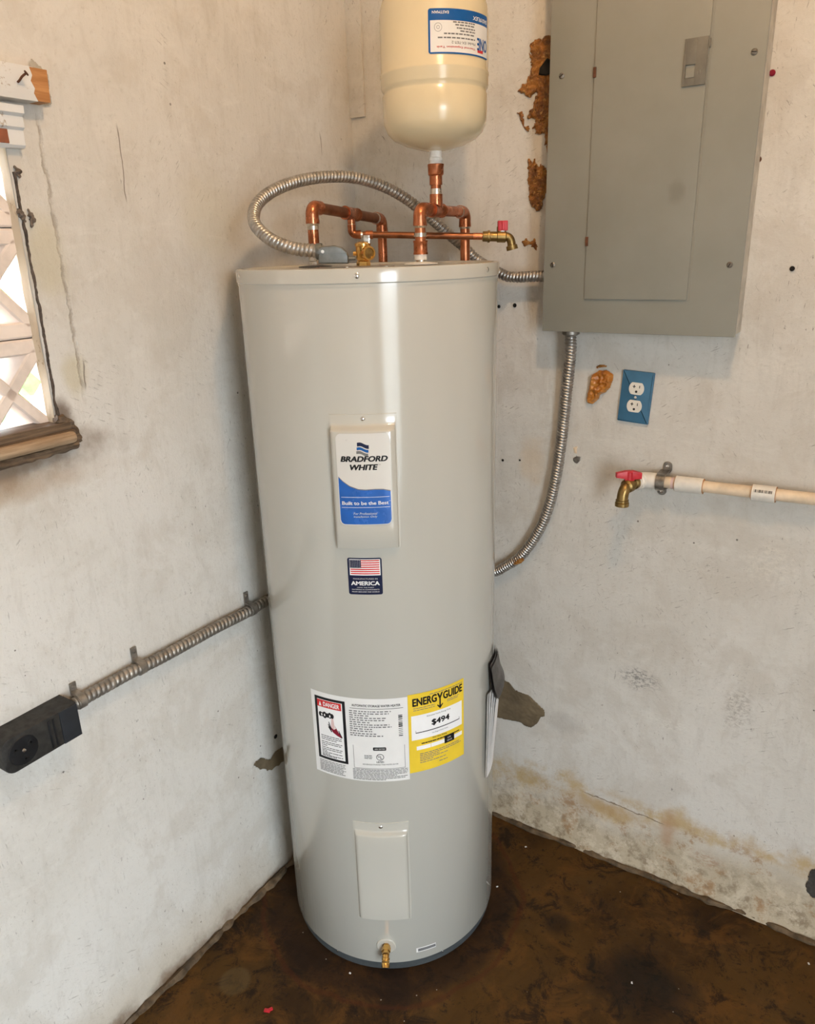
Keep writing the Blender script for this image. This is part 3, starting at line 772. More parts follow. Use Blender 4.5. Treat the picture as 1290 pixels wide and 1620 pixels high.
# label fractions below measured across the sticker
def fr(u0, u1, v0, v1, e, r=0): return w.rect(U(u0), U(u1), Vv(v0), Vv(v1), e, r)
obj('danger_frame', fr(.045, .385, .185, .945, .0006), 'ink', ds)
obj('danger_panel', fr(.075, .355, .215, .915, .0008), 'print_white', ds)
obj('danger_band', fr(.075, .345, .825, .91, .0010), 'print_red', ds)
tri = ([(U(.095), Vv(.838)), (U(.125), Vv(.838)), (U(.110), Vv(.893))], [(0, 1, 2)])
obj('lettering', join([w.text(fit('DANGER', U(.145), U(.325), Vv(.840), Vv(.893), .025), .0012), w.text(tri, .0012)]), 'print_white', ds, sh=0)
def disc(u, v, ru, rv, n=16, a0=0): return ([(u, v)]+[(u+ru*cos(2*pi*k/n+a0), v+rv*sin(2*pi*k/n+a0)) for k in range(n)], [(0, 1+k, 1+(k+1) % n) for k in range(n)])
def ring(u, v, r0, r1, n=24):
    return ([(u+q*cos(2*pi*k/n), v+q*sin(2*pi*k/n)) for k in range(n) for q in (r0, r1)], [(2*k, 2*((k+1) % n), 2*((k+1) % n)+1, 2*k+1) for k in range(n)])
pic = [disc(U(.105), Vv(.735), .0040, .0060), disc(U(.125), Vv(.735), .0040, .0052), disc(U(.155), Vv(.735), .0052, .0080), disc(U(.185), Vv(.737), .006, .0052), disc(U(.215), Vv(.742), .0045, .0072), disc(U(.240), Vv(.740), .004, .006)]
pic += [([(U(.09), Vv(.722)), (U(.245), Vv(.728)), (U(.245), Vv(.745)), (U(.09), Vv(.745))], [(0, 1, 2, 3)])]
obj('tap_drawing', join([w.text(g, .0010+.00003*k) for k, g in enumerate(pic)]), 'ink', ds, sh=0)
obj('tap_drawing', join([w.text(disc(U(q), Vv(.735), .0016, .003), .0013) for q in (.122, .155, .215)]), 'print_white', ds, sh=0)
obj('water_drawing', w.text(([(U(.232), Vv(.72)), (U(.250), Vv(.72)), (U(.262), Vv(.60)), (U(.235), Vv(.57)), (U(.218), Vv(.61))], [(0, 1, 2, 3, 4)]), .0010), 'print_pink', ds, sh=0)
hand = ([(U(.205), Vv(.640)), (U(.225), Vv(.600)), (U(.25), Vv(.582)), (U(.275), Vv(.600)), (U(.262), Vv(.640)), (U(.30), Vv(.560)), (U(.335), Vv(.520)), (U(.330), Vv(.495)), (U(.285), Vv(.515)), (U(.24), Vv(.545)), (U(.215), Vv(.585))], [tuple(range(11))])
obj('hand_drawing', w.text(hand, .0012), 'print_dark_red', ds, sh=0)
fing = [([(U(a), Vv(b)), (U(a+.006), Vv(b+.01)), (U(c), Vv(d)), (U(c-.008), Vv(d-.012))], [(0, 1, 2, 3)]) for a, b, c, d in ((.195, .66, .225, .59), (.187, .63, .225, .575), (.188, .60, .23, .555), (.30, .575, .340, .505))]
obj('hand_drawing', join([w.text(g, .0013) for g in fing]), 'ink', ds, sh=0)
def lines(rows, u0, u1, h, e, seed, dens=.86):
    out = []
    for k, (v, fr_) in enumerate(rows): out += w.dashes(U(u0), U(u0+(u1-u0)*fr_), Vv(v), h, e, seed*50+k, dens)
    return join(out)
obj('small_print', lines([(.475, .98), (.453, 1), (.431, .75), (.400, 1), (.378, .95), (.356, .3), (.330, 1), (.308, .95), (.290, .25), (.272, 1), (.254, .4), (.238, 1), (.225, .7)], .095, .335, .0020, .0010, 1), 'ink_grey', ds, sh=0)
obj('small_print', lines([(.155, 1), (.135, .97), (.115, 1), (.098, .9), (.080, 1), (.062, .95), (.045, .9), (.028, 1)], .055, .355, .0017, .0008, 2), 'ink_grey', ds, sh=0)
obj('lettering', join([w.text(fit('AUTOMATIC STORAGE WATER HEATER', U(.455), U(.93), Vv(.905), Vv(.932), .02), .0008), fr(.435, .955, .880, .885, .0008)]), 'ink', ds, sh=0)
obj('small_print', lines([(.845, 1), (.820, .95), (.795, .5), (.768, .9), (.742, .85), (.715, .5), (.688, .95), (.662, 1), (.636, .55), (.610, .55), (.580, .65), (.555, .8)], .425, .84, .0024, .0008, 3, .72), 'ink_grey', ds, sh=0)
bc = [fr(.905, .945, .55+.022*k, .55+.022*k+random.Random(k).choice((.006, .010, .015)), .0008) for k in range(12)]
obj('barcode', join(bc), 'ink', ds, sh=0)
obj('print_frame', join([fr(.445, .449, .16, .44, .0008), fr(.955, .959, .16, .44, .0008), fr(.445, .959, .158, .163, .0008)]), 'ink_grey', ds, sh=0)
obj('seal_badge', fr(.645, .775, .385, .425, .0008, .002), 'ink', ds, sh=0)
obj('lettering', join([w.text(fit('AHRI CERTIFIED', U(.66), U(.765), Vv(.397), Vv(.413)), .0011)]), 'print_white', ds, sh=0)
obj('listing_mark', join([w.text(ring(U(.712), Vv(.305), .0068, .0080), .0008), w.text(fit('U', U(.690), U(.711), Vv(.300), Vv(.330), .02), .0008), w.text(fit('L', U(.715), U(.732), Vv(.282), Vv(.312), .02), .0008),
     w.text(fit('LISTED', U(.675), U(.748), Vv(.233), Vv(.256), .02), .0008), w.text(fit('HOUSEHOLD STORAGE TANK WATER HEATER', U(.535), U(.890), Vv(.205), Vv(.220)), .0008)]), 'ink', ds, sh=0)
obj('small_print', lines([(.318, 1), (.300, 1), (.283, 1)], .555, .635, .0016, .0008, 4), 'ink_grey', ds, sh=0)
obj('small_print', lines([(.140, 1), (.122, 1), (.104, 1), (.087, .98), (.070, .8), (.052, 1), (.034, .95), (.018, .6)], .43, .985, .0017, .0008, 5), 'ink_grey', ds, sh=0)
# ---- yellow energy sticker
uA, uB, zB, zA = radians(-44.9)*HR, radians(-14.9)*HR, .5505, .7405
W_, H_ = uB-uA, zA-zB
es = obj('energy_sticker', w.rect(uA, uB, zB, zA, .0008), 'yellow', wh, label='yellow energy cost sticker')
obj('price_panel', join([fr(.045, .955, .42, .73, .0010)]), 'print_white', es, sh=0)
for q0_, q1_ in ((.12, .355), (.362, .60), (.79, .955)): obj('rating_box', fr(q0_, q1_, .285, .335, .0010), 'print_white', es, sh=0)
yl = [w.text(fit('ENERG', U(.07), U(.475), Vv(.845), Vv(.945), .036), .0011), w.text(fit('GUIDE', U(.585), U(.965), Vv(.845), Vv(.945), .036), .0011)]
yl.append(w.text(([(U(.475), Vv(.945)), (U(.505), Vv(.945)), (U(.53), Vv(.905)), (U(.555), Vv(.945)), (U(.585), Vv(.945)), (U(.543), Vv(.875)), (U(.543), Vv(.785)), (U(.575), Vv(.805)), (U(.585), Vv(.795)), (U(.53), Vv(.745)), (U(.475), Vv(.795)), (U(.485), Vv(.805)), (U(.517), Vv(.785)), (U(.517), Vv(.875))], [(0, 1, 2, 13), (2, 3, 4, 5), (2, 5, 13), (13, 5, 6, 12), (6, 7, 8, 9), (12, 6, 9), (12, 9, 10, 11)]), .0011))
obj('lettering', join(yl), 'ink', es, label='bold black heading with a down arrow', sh=0)
obj('lettering', join([w.text(fit('$494', U(.375), U(.70), Vv(.555), Vv(.640), .030), .0013), w.text(fit('Estimated Yearly Energy Cost', U(.30), U(.72), Vv(.683), Vv(.706)), .0013), fr(.11, .90, .505, .515, .0013), fr(.11, .115, .505, .54, .0013), fr(.893, .90, .505, .54, .0013),
     w.text(fit('Cost Range of Similar Models', U(.38), U(.67), Vv(.458), Vv(.476)), .0013), w.text(fit('First Hour Rating', U(.39), U(.645), Vv(.388), Vv(.412), .015), .0011), fr(.60, .79, .270, .37, .0011)]), 'ink', es, sh=0)
obj('small_print', join([lines([(.355, 1)], .20, .90, .0026, .0011, 6, .9)]), 'ink', es, sh=0)
obj('small_print', lines([(.955, 1)], .35, .97, .0016, .0010, 7), 'ink_grey', es, sh=0)
obj('small_print', lines([(.815, 1), (.790, 1)], .08, .44, .0015, .0010, 8), 'ink_grey', es, sh=0)
obj('small_print', lines([(.820, 1), (.800, .9)], .66, .90, .0015, .0010, 9), 'ink_grey', es, sh=0)
obj('small_print', lines([(.225, .95), (.202, 1), (.180, .45), (.158, .65), (.136, .3), (.110, .6)], .17, .93, .0018, .0010, 10), 'ink_grey', es, sh=0)
obj('small_print', lines([(.065, 1)], .50, .66, .0018, .0010, 11), 'ink_grey', es, sh=0)
obj('lettering', join([w.text(fit('LOW', U(.66), U(.72), Vv(.325), Vv(.345)), .0013), w.text(fit('USAGE', U(.65), U(.74), Vv(.29), Vv(.308)), .0013)]), 'print_white', es, sh=0)
# ---- serial plate near the base
uA, uB = w.px(659, 1503)[0], w.px(690, 1499)[0]; zc = .056; 
sp = obj('serial_plate', w.rect(uA, uB, zc-.0065, zc+.0065, .0004), 'sticker_white', wh, label='small scratched plate')
obj('small_print', w.rect(uA+.004, uB-.001, zc-.004, zc+.004, .0007), 'ink_grey', sp, sh=0)
# ---- drain valve in its round collar
ad = radians(-60.0); nd = Vector((cos(ad), sin(ad), 0)); zd = .079
od = AXIS+nd*(HR-.003)+Vector((0, 0, zd))
obj('drain_collar', lathe([(.009, .001), (.010, .004), (.020, .0058), (.0225, .0045), (.023, .0)], od, nd, 32), 'enamel', wh, label='round pale collar')
dv = obj('drain_valve', join([lathe([(.0085, -.002), (.0085, .006), (.0105, .007), (.0105, .018), (.0085, .020), (.0085, .026), (0, .028)], od+nd*.001, nd, 6),
     lathe([(.0078, .0), (.0078, .010), (.0090, .011), (.0090, .015), (.0080, .016), (.0092, .018), (.0080, .020), (.0092, .022), (.0092, .030), (.0060, .031), (.0060, .022), (0, .022)], od+nd*.020, (nd*.75+Vector((0, 0, -.66))), 20)]), 'brass_new', wh, label='bright brass drain outlet')
# ---- fittings on the top
TL = AXIS+Vector((-cos(radians(31)), -sin(radians(31)), 0))*.1045
TR = AXIS+Vector((cos(radians(31)), sin(radians(31)), 0))*.1045
for T, lab in ((TL, 0), (TR, 1)):
    fl_ = obj('port_flange', lathe([(.012, .0), (.033, .0), (.033, .0018), (.012, .0045)], T+Vector((0, 0, HH-.002)), seg=28), 'white_tape' if lab else 'black', wh)
    obj('nipple', lathe([(.0105, 0), (.0105, .010), (.0122, .011), (.0122, .020), (.0108, .021), (.0108, .030)], T+Vector((0, 0, HH-.001)), seg=20), 'solder', wh)
pc = on(563, 416.5, 2, HH-.0005)
fdir = Vector((cos(radians(-59)), sin(radians(-59)), 0)); sdir = Vector((cos(radians(31)), sin(radians(31)), 0))
JX = Matrix(((sdir.x, -fdir.x, 0, AXIS.x), (sdir.y, -fdir.y, 0, AXIS.y), (0, 0, 1, 0), (0, 0, 0, 1)))   # x right, y back, z up
jp = obj('junction_plate', xf(box(-.085, .055, -.195, -.075, HH-.004, HH-.0005, .001), JX), 'steel', wh, label='flat galvanised junction plate')
for sx, sy in ((-.022, -.185), (.047, -.185)):
    b = bpy.data.objects.new('screw', scr_me); reg(b, jp, JX @ Matrix.Translation((sx, sy, HH-.001)) @ Matrix.Scale(.9, 4))

# ---- booklet pouch on the side
mp = thing('booklet_pouch', 'clear pouch of white papers and dark booklet, stuck to the grey water heater', 'papers', (AXIS.x+HR*cos(radians(15)), AXIS.y+HR*sin(radians(15)), .43))
def leafsheet(a_deg, out_top, out_mid, z0, z1, wid, th=.0006):
    """one sheet fastened low on the shell, fanning outward at the top"""
    def fn(s, t):
        z = z0+(z1-z0)*t; a = radians(a_deg)+(s-.5)*wid/HR
        r = HR+.001+out_mid*sin(pi*min(1, t*1.15))*.6+out_top*t**1.6
        return Vector((AXIS.x+r*cos(a), AXIS.y+r*sin(a), z))
    V1, F1 = grid(8, 14, fn); n = len(V1)
    V2 = [v+Vector((cos(radians(a_deg)), sin(radians(a_deg)), 0))*th for v in V1]
    return V1+V2, F1+[tuple(i+n for i in reversed(f)) for f in F1]
for a, ot, om, z0, z1, wd_, mt, nm in ((19, .004, .002, .43, .655, .13, 'film', 'pouch'), (19, .006, .003, .425, .655, .11, 'paper', 'sheet'), (20, .010, .003, .425, .652, .11, 'paper', 'sheet'),
        (21, .013, .004, .43, .648, .105, 'paper', 'sheet'), (22, .016, .004, .43, .636, .10, 'paper', 'sheet')):
    obj(nm, leafsheet(a, ot, om, z0, z1, wd_), mt, mp, sh=60)
for k, (ot, z1) in enumerate(((.000, .725), (.004, .722), (.007, .715))):
    def fn(s, t, ot=ot, z1=z1):
        z = .640+(z1-.640)*t; a = radians(20)+(s-.5)*.11/HR; r = HR+ot+.014-.012*t+(.005 if t < .3 else 0)*(1-t/.3)
        return Vector((AXIS.x+r*cos(a), AXIS.y+r*sin(a), z))
    g = grid(6, 10, fn); obj('booklet', g, 'paper_dark', mp, sh=0)

# ================================================================ COPPER PIPEWORK
def fillet(pts, r, n=8):
    pts = [Vector(p) for p in pts]; out = [pts[0]]; segs = []
    for i in range(1, len(pts)-1):
        a = (pts[i-1]-pts[i]).normalized(); b = (pts[i+1]-pts[i]).normalized()
        ang = a.angle(b); t = r/math.tan(ang/2)
        p0 = pts[i]+a*t; p1 = pts[i]+b*t; c = pts[i]+(a+b).normalized()*(r/sin(ang/2))
        arc = []
        for k in range(n+1):
            v = (p0-c).lerp(p1-c, k/n).normalized()*r; arc.append(c+v)
        segs.append(arc)
    return segs
def pipework(root, pts, r, fr, mat, sleeve=.0022, arm=.016, elbows=None, mats=None):
    arcs = fillet(pts, fr); prev = Vector(pts[0])
    for i in range(len(pts)-1):
        a = prev if i == 0 else arcs[i-1][-1]; b = Vector(pts[-1]) if i == len(pts)-2 else arcs[i][0]
        obj('pipe', tube([a.lerp(b, k/4) for k in range(5)], r, 18), (mats or {}).get(i, mat), root, sh=50)
    for i, arc in enumerate(arcs):
        a = (Vector(pts[i])-Vector(pts[i+1])).normalized(); b = (Vector(pts[i+2])-Vector(pts[i+1])).normalized()
        path = [arc[0]+a*arm, arc[0]+a*(arm-.003), arc[0]+a*.003]+arc+[arc[-1]+b*.003, arc[-1]+b*(arm-.003), arc[-1]+b*arm]
        N = len(path); R2 = r+sleeve
        obj('elbow', tube(path, lambda k, q: R2*(1.05 if k in (0, 1, N-1, N-2) else 1), 20), (mats or {}).get(('e', i), mat), root, sh=50)
        for e, d in ((arc[0]+a*arm, a), (arc[-1]+b*arm, b)):
            obj('solder_ring', lathe([(r, -.0005), (R2*.99, -.0005), (r+.0004, .004), (r, .004)], e, d, 18), 'solder', root)
def sleeve_part(root, name, p0, p1, R, mat, lip=True):
    p0, p1 = Vector(p0), Vector(p1); L = (p1-p0).length
    pr = [(R*.9, 0), (R*1.06, 0), (R*1.06, .003), (R, .0045), (R, L-.0045), (R*1.06, L-.003), (R*1.06, L), (R*.9, L)] if lip else [(R*.92, 0), (R, 0), (R, L), (R*.92, L)]
    return obj(name, lathe(pr, p0, p1-p0, 22), mat, root)
PR = .0106
def z_at(T, y):
    lo, hi = .5, 2.6
    for _ in range(50):
        mid = (lo+hi)/2; d = Vector((T.x, T.y, mid))-CAM; py = IMH/2-F*d.dot(UP)/d.dot(FW)
        if py > y: lo = mid
        else: hi = mid
    return lo
# hot side: left port, up, back over the heater, down behind it
zl = z_at(TL, 327)
def behind(x, y, rr):
    d = ray(x, y)
    t = 0.5
    best = None
    for k in range(4000):
        P = CAM+d*(k*.001)
        if (P-AXIS).dot(VH) > 0 and (Vector((P.x-AXIS.x, P.y-AXIS.y))).length > rr: return P
HB = behind(604, 347, HR+.032)
hot = thing('hot_water_pipe', 'copper pipe loop with a thin branch pipe leading to the red knob tap', 'pipe', (TL.x, TL.y, HH))
hp = [Vector((TL.x, TL.y, HH+.020)), Vector((TL.x, TL.y, zl)), Vector((HB.x, HB.y, HB.z)), Vector((HB.x, HB.y, 1.22)), Vector((HB.x, -.0005, 1.22))]
pipework(hot, hp, PR, .014, 'copper', mats={1: 'copper_dark', 2: 'copper', 3: 'copper_dark'})
sleeve_part(hot, 'adapter', (TL.x, TL.y, HH+.018), (TL.x, TL.y, HH+.042), PR+.0028, 'copper')
sleeve_part(hot, 'solder_band', (TL.x, TL.y, zl-.042), (TL.x, TL.y, zl-.035), PR+.0015, 'solder', False)
# tee in the run with the thin branch
d_run = (hp[2]-hp[1]); tt = .0
bestk = min(range(100), key=lambda k: abs((lambda P: IMW/2+F*(P-CAM).dot(RT)/(P-CAM).dot(FW))(hp[1].lerp(hp[2], k/100))-556))
TP = hp[1].lerp(hp[2], bestk/100); dn = d_run.normalized()
sleeve_part(hot, 'tee', TP-dn*.027, TP+dn*.027, PR+.0024, 'copper')
depT = (TP-AXIS).dot(VH)
SR = .0068
b0 = TP; b1 = at(556, 371, depT); b1 = Vector((TP.x, TP.y, b1.z)); b2 = at(764, 374, depT-.015)
obj('branch_stub', tube([TP, TP+Vector((0, 0, -.024))], SR+.0014, 16), 'copper', hot)
pipework(hot, [TP+Vector((0, 0, -.02)), b1, b2], SR, .010, 'copper_dark', .0018, .010, mats={('e', 0): 'copper'})
bd = (b2-b1).normalized()
sleeve_part(hot, 'coupling', b1+bd*.030, b1+bd*.045, SR+.0018, 'copper', False)
sleeve_part(hot, 'coupling', b2-bd*.020, b2, SR+.0003, 'copper', False)
# drain tap on the branch end
tapr = thing('drain_tap', 'small brass tap with red square knob on the copper branch pipe', 'tap', b2)
obj('tap_body', join([lathe([(.0068, -.001), (.0105, 0), (.0110, .010), (.0125, .0105), (.0125, .015), (.0102, .016), (.0102, .030), (.0118, .031), (.0118, .048), (.0095, .050), (0, .051)], b2, bd, 20),
      lathe([(.0065, 0), (.0065, .018)], b2+bd*.036+Vector((0, 0, .002)), (0, 0, 1), 14)]), 'brass', tapr)
el = b2+bd*.050
sp_ = [el-bd*.008, el+bd*.002, el+bd*.008+Vector((0, 0, -.004)), el+bd*.011+Vector((0, 0, -.012)), el+bd*.012+Vector((0, 0, -.020))]
obj('tap_spout', join([tube(catmull(sp_, .002), .0088, 14), lathe([(.006, -.004), (.0118, -.003), (.0122, .006), (.0085, .006), (.008, .001), (0, .001)], sp_[-1], (bd*.25+Vector((0, 0, -1))), 18)]), 'brass', tapr)
kb = b2+bd*.042
obj('knob', xf(join([box(-.0075, .0075, -.0105, .0105, .012, .032, .002), box(-.0100, .0100, -.003, .003, .012, .031, .0015)]), frame(kb, (0, 0, 1), VR)), 'red', tapr, label='red square knob')
obj('knob_nut', lathe([(.006, .006), (.0072, .008), (.0072, .012), (0, .013)], kb, (0, 0, 1), 6), 'chrome', tapr)
# cold side: right port, up, elbow, tee under the tank, back and down
zr = z_at(TR, 331)
CBk = on(741, 336, 2, zr)
if CBk.y > -.11: CBk.y = -.11
cold = thing('cold_water_pipe', 'copper pipe loop with tee that carries the cream expansion tank', 'pipe', (TR.x, TR.y, HH))
cp = [Vector((TR.x, TR.y, HH+.018)), Vector((TR.x, TR.y, zr)), Vector((CBk.x, CBk.y, zr)), Vector((CBk.x, CBk.y, 1.30)), Vector((CBk.x, -.0005, 1.30))]
pipework(cold, cp, PR, .014, 'copper', mats={2: 'copper', 3: 'copper_dark'})
sleeve_part(cold, 'adapter', (TR.x, TR.y, HH+.016), (TR.x, TR.y, HH+.042), PR+.0030, 'copper')
sleeve_part(cold, 'adapter_nut', (TR.x, TR.y, HH+.006), (TR.x, TR.y, HH+.018), PR+.002, 'white_tape', False)
sleeve_part(cold, 'solder_band', (TR.x, TR.y, zr-.050), (TR.x, TR.y, zr-.043), PR+.0015, 'solder', False)
dnc = (cp[2]-cp[1]).normalized()
bk = min(range(200), key=lambda k: abs((lambda P: IMW/2+F*(P-CAM).dot(RT)/(P-CAM).dot(FW))(cp[1].lerp(cp[2], k/200))-690.5))
TE = cp[1].lerp(cp[2], bk/200)
if (TE-cp[1]).length < .050: TE = cp[1]+dnc*.050
sleeve_part(cold, 'tee', TE-dnc*.026, TE+dnc*.026, PR+.0026, 'copper')
zn = z_at(TE, 258)
obj('tee_stub', tube([TE, TE+Vector((0, 0, .030))], PR+.0024, 18), 'copper', cold)
obj('pipe', tube([TE+Vector((0, 0, .01)), Vector((TE.x, TE.y, zn-.020))], PR, 18), 'copper', cold)
sleeve_part(cold, 'solder_band', TE+Vector((0, 0, .030)), TE+Vector((0, 0, .040)), PR+.0012, 'solder', False)
sleeve_part(cold, 'female_adapter', Vector((TE.x, TE.y, zn-.040)), Vector((TE.x, TE.y, zn-.018)), PR+.0022, 'copper', False)
obj('adapter_cup', lathe([(PR+.002, 0), (PR+.0050, .003), (PR+.0056, .018), (PR+.0060, .019), (PR+.0060, .022), (PR, .022)], (TE.x, TE.y, zn-.024), seg=10), 'copper', cold)

# ================================================================ EXPANSION TANK
TC = Vector((TE.x, TE.y, 0))
zb = z_at(TC, 238.5); zt = z_at(TC, 2)
ex = thing('expansion_tank', 'cream enamel expansion tank standing on copper tee above the grey water heater', 'tank', (TC.x, TC.y, zn))
ER = .1030
g1, g2 = z_at(TC, 121), z_at(TC, 146)
prof = [(.012, zb-.001), (.030, zb+.0015), (.058, zb+.009), (.080, zb+.019), (.0925, zb+.031), (.0990, zb+.045), (ER-.0025, zb+.062), (ER-.0022, g2-.008), (ER-.004, g2-.004), (ER-.0045, g2-.001), (ER-.001, g2+.004), (ER, g2+.007),
        (ER, g1-.005), (ER+.0010, g1-.002), (ER+.0010, g1+.001), (ER-.0008, g1+.004), (ER-.0008, zt-.028), (ER-.003, zt-.012), (ER-.010, zt+.006), (ER-.024, zt+.021), (ER-.048, zt+.033), (.02, zt+.039), (0, zt+.040)]
obj('tank_shell', lathe(prof, TC, seg=96), 'cream', ex, sh=60)
obj('valve_cap', lathe([(.012, 0), (.012, .012), (.009, .016), (0, .017)], TC+Vector((0, 0, zt+.037)), seg=18), 'black', ex)
obj('nipple', lathe([(.0125, 0), (.0125, .006), (.0135, .0065), (.0135, .012), (.0122, .013), (.0122, zb-zn+.004)], (TC.x, TC.y, zn-.003), seg=22), 'white_tape', ex, label='white taped threaded nipple')
w = Wrap(ER-.0006, TC)
uA, zA = w.px(677, 13); uB_, zB_ = w.px(769, 92)
zA = w.px(690, 13)[1]; zB = w.px(690, 85)[1]
uB = radians(-54.5+0)*w.R
uA = w.px(678, 60)[0]; uB = w.px(770.3, 60)[0]
W_, H_ = uB-uA, zA-zB
tl = obj('tank_label', w.rect(uA, uB, zB, zA, .0007, .004), 'ink_blue', ex, label='upside down blue and white label')
obj('label_field', w.rect(U(.025), U(.985), Vv(.035), Vv(.74), .0010), 'sticker_white', tl)
def tfit(b, u0, u1, v0, v1, bold=0., sh=0.): return w.text(fit(b, U(u0), U(u1), Vv(v0), Vv(v1), bold, sh, flip=True), .0013)
obj('lettering', tfit('EASTMAN', .05, .265, .88, .945, .02), 'print_white', tl, sh=0)
obj('lettering', tfit('EASYFLEX', .62, .955, .80, .89, .015, .15), 'print_white', tl, sh=0)
obj('lettering', join([tfit('ONE', .70, .955, .14, .43, .03)]), 'ink_blue', tl, sh=0)
obj('lettering', join([tfit('Thermal Expansion Tank', .10, .665, .125, .185, .012)]), 'print_red', tl, sh=0)
obj('lettering', join([tfit('Model: EX-TET-2', .30, .665, .225, .285, .01)]), 'ink_grey', tl, sh=0)
obj('red_box', w.rect(U(.71), U(.84), Vv(.09), Vv(.16), .0013), 'print_red', tl, sh=0)
def tl_lines(rows):
    out = []
    for k, (v, a, b) in enumerate(rows): out += w.dashes(U(a), U(b), Vv(v), .0022, .0013, 900+k, .8)
    return join(out)
obj('small_print', tl_lines([(.34, .12, .665), (.43, .20, .665), (.50, .42, .665), (.56, .37, .665), (.63, .35, .665), (.69, .32, .665)]), 'ink_grey', tl, sh=0)
obj('seal_mark', join([w.text(ring(U(.125), Vv(.585), .0062, .0068), .0013), w.text(ring(U(.125), Vv(.585), .0022, .0028), .0013)]), 'ink_grey', tl, sh=0)

# ================================================================ RELIEF VALVE
rv_c = at(575, 409, -.036); rv_c.z = HH-.004
rv = thing('relief_valve', 'brass relief valve with open side outlet on the heater top', 'valve', rv_c)
obj('valve_base', lathe([(.0135, 0), (.0135, .010), (.0115, .012), (.0115, .016)], rv_c, seg=6), 'brass_new', rv)
obj('valve_body', lathe([(.011, .012), (.0135, .016), (.0140, .038), (.0155, .039), (.0155, .043), (.012, .045), (.006, .047), (0, .047)], rv_c, seg=24), 'brass_new', rv)
od_ = (-VH*.86+VR*.50).normalized(); oc = rv_c+Vector((0, 0, .0255))
obj('outlet', lathe([(.0095, 0), (.0105, .010), (.0122, .018), (.0130, .0185), (.0130, .026), (.0098, .026), (.0088, .022)], oc, od_, 28), 'brass_new', rv)
obj('outlet_bore', lathe([(.0092, .0235), (.0086, .012), (0, .011)], oc, od_, 24), 'brass', rv)
obj('side_lug', lathe([(.004, 0), (.004, .019), (0, .0195)], oc, -VR, 8), 'brass_new', rv)
obj('lever', xf(join([box(-.0012, .0012, -.006, .006, .044, .058, .0006), box(-.0045, .0045, -.0012, .0012, .050, .056, .0006), box(-.006, -.0048, -.004, .006, .046, .055, .0005), box(.0048, .006, -.004, .006, .046, .055, .0005)]), frame(rv_c+VR*.008, (0, 0, 1), VR)), 'chrome', rv, label='chrome test lever')

# ================================================================ CONDUIT, HEATER TO PANEL
PY = -.072
XP0, XP1 = on(857.5, 525, 1, PY-.002).x, on(1163, 533, 1, PY-.002).x
ZP0, ZP1 = on(1010, 529, 1, PY-.002).z, 2.34
c1 = thing('flexible_conduit', 'grey flexible metal conduit looping from heater top to the breaker panel', 'conduit', at(525, 414, -.13))
pts = [at(512, 398, -.130), at(495, 396.5, -.128), at(465, 393, -.12), at(432, 381, -.105), at(408, 361, -.075), at(401.5, 343, -.04), at(408, 322, 0), at(432, 302, .045), at(470, 287, .09), at(515, 280, .13),
       at(560, 281, .165), at(605, 294, .195), at(645, 316, .215), at(680, 344, .235), at(712, 372, .25), at(738, 394, .262), at(760, 411, .275)]
for p in pts:
    p.y = min(p.y, -.035); p.x = max(p.x, .04)
e0 = Vector((XP0-.004, -.036, on(850, 437, 1, -.036).z)); e1 = on(800, 437, 1, -.036)
pts += [Vector((e1.x-.012, -.036, e1.z+.006)), Vector((e1.x+.02, -.036, e1.z-.002)), e0+Vector((-.03, 0, 0)), e0+Vector((.005, 0, 0))]
g, path = corrugated(pts, .0120, .0080, .0030)
obj('conduit_tube', g, 'steel', c1, sh=0)
JM = Matrix(((VR.x, 0, -VH.x, 0), (VR.y, 0, -VH.y, 0), (0, 1, 0, 0), (0, 0, 0, 1)))
q0 = at(528, 414, -.13)
def lp(x, y):
    P = at(x, y, -.13); return ((P-q0).dot(VR), P.z-q0.z)
outl = [lp(505, 417), lp(505, 391), lp(512, 389.5), lp(530, 388), lp(541, 391), lp(549, 398), lp(552, 406), lp(552, 417)]
Jm = JM.copy(); Jm.translation = Vector((q0.x, q0.y, q0.z))
cn = obj('conduit_connector', prism(list(reversed(outl)), Jm, -.014, .014, .004, 3), 'zinc', c1, label='cast zinc elbow connector')
obj('connector_ridge', prism([lp(504, 401), lp(504, 399.5), lp(549, 399.5), lp(550, 401)], Jm, -.0155, .0155), 'zinc', cn)
obj('clamp_screw', lathe([(0, .003), (.003, .003), (.0035, 0)], at(512, 398, -.13)-VH*.0145, -VH, 10), 'chrome', cn)
obj('clamp_screw', lathe([(0, .012), (.0035, .012), (.0035, 0)], at(552, 409, -.13), VR, 10), 'zinc', cn)
obj('connector_collar', lathe([(.0135, 0), (.0145, .002), (.0145, .010), (.0135, .012)], at(510, 398, -.13)+VR*.001, -VR, 20), 'zinc', cn)

# ================================================================ BREAKER PANEL
bp = thing('breaker_panel', 'grey metal breaker panel with hinged door mounted on the stained wall', 'electrical panel', (.753, -.001, ZP0))
obj('back_box', box(XP0+.003, XP1-.003, PY+.004, -.0005, ZP0+.003, ZP1-.003, .002), simple('paint_covered_box', (.52, .47, .39), .6, 0, .15, 30), bp, label='box sides smeared with wall paint')
obj('cover_plate', box(XP0, XP1, PY-.002, PY+.006, ZP0, ZP1, .0025), 'panel', bp)
xd0, xd1, zd0 = on(924, 472, 1, PY-.006).x, on(1086.5, 475, 1, PY-.006).x, on(1005, 474, 1, PY-.006).z
obj('door_recess', box(xd0-.001, xd1+.005, PY-.0026, PY-.001, zd0-.0015, ZP1-.06), 'panel', bp)
dr = obj('door', box(xd0, xd1, PY-.0062, PY-.0018, zd0, ZP1-.062, .0016), 'panel', bp)
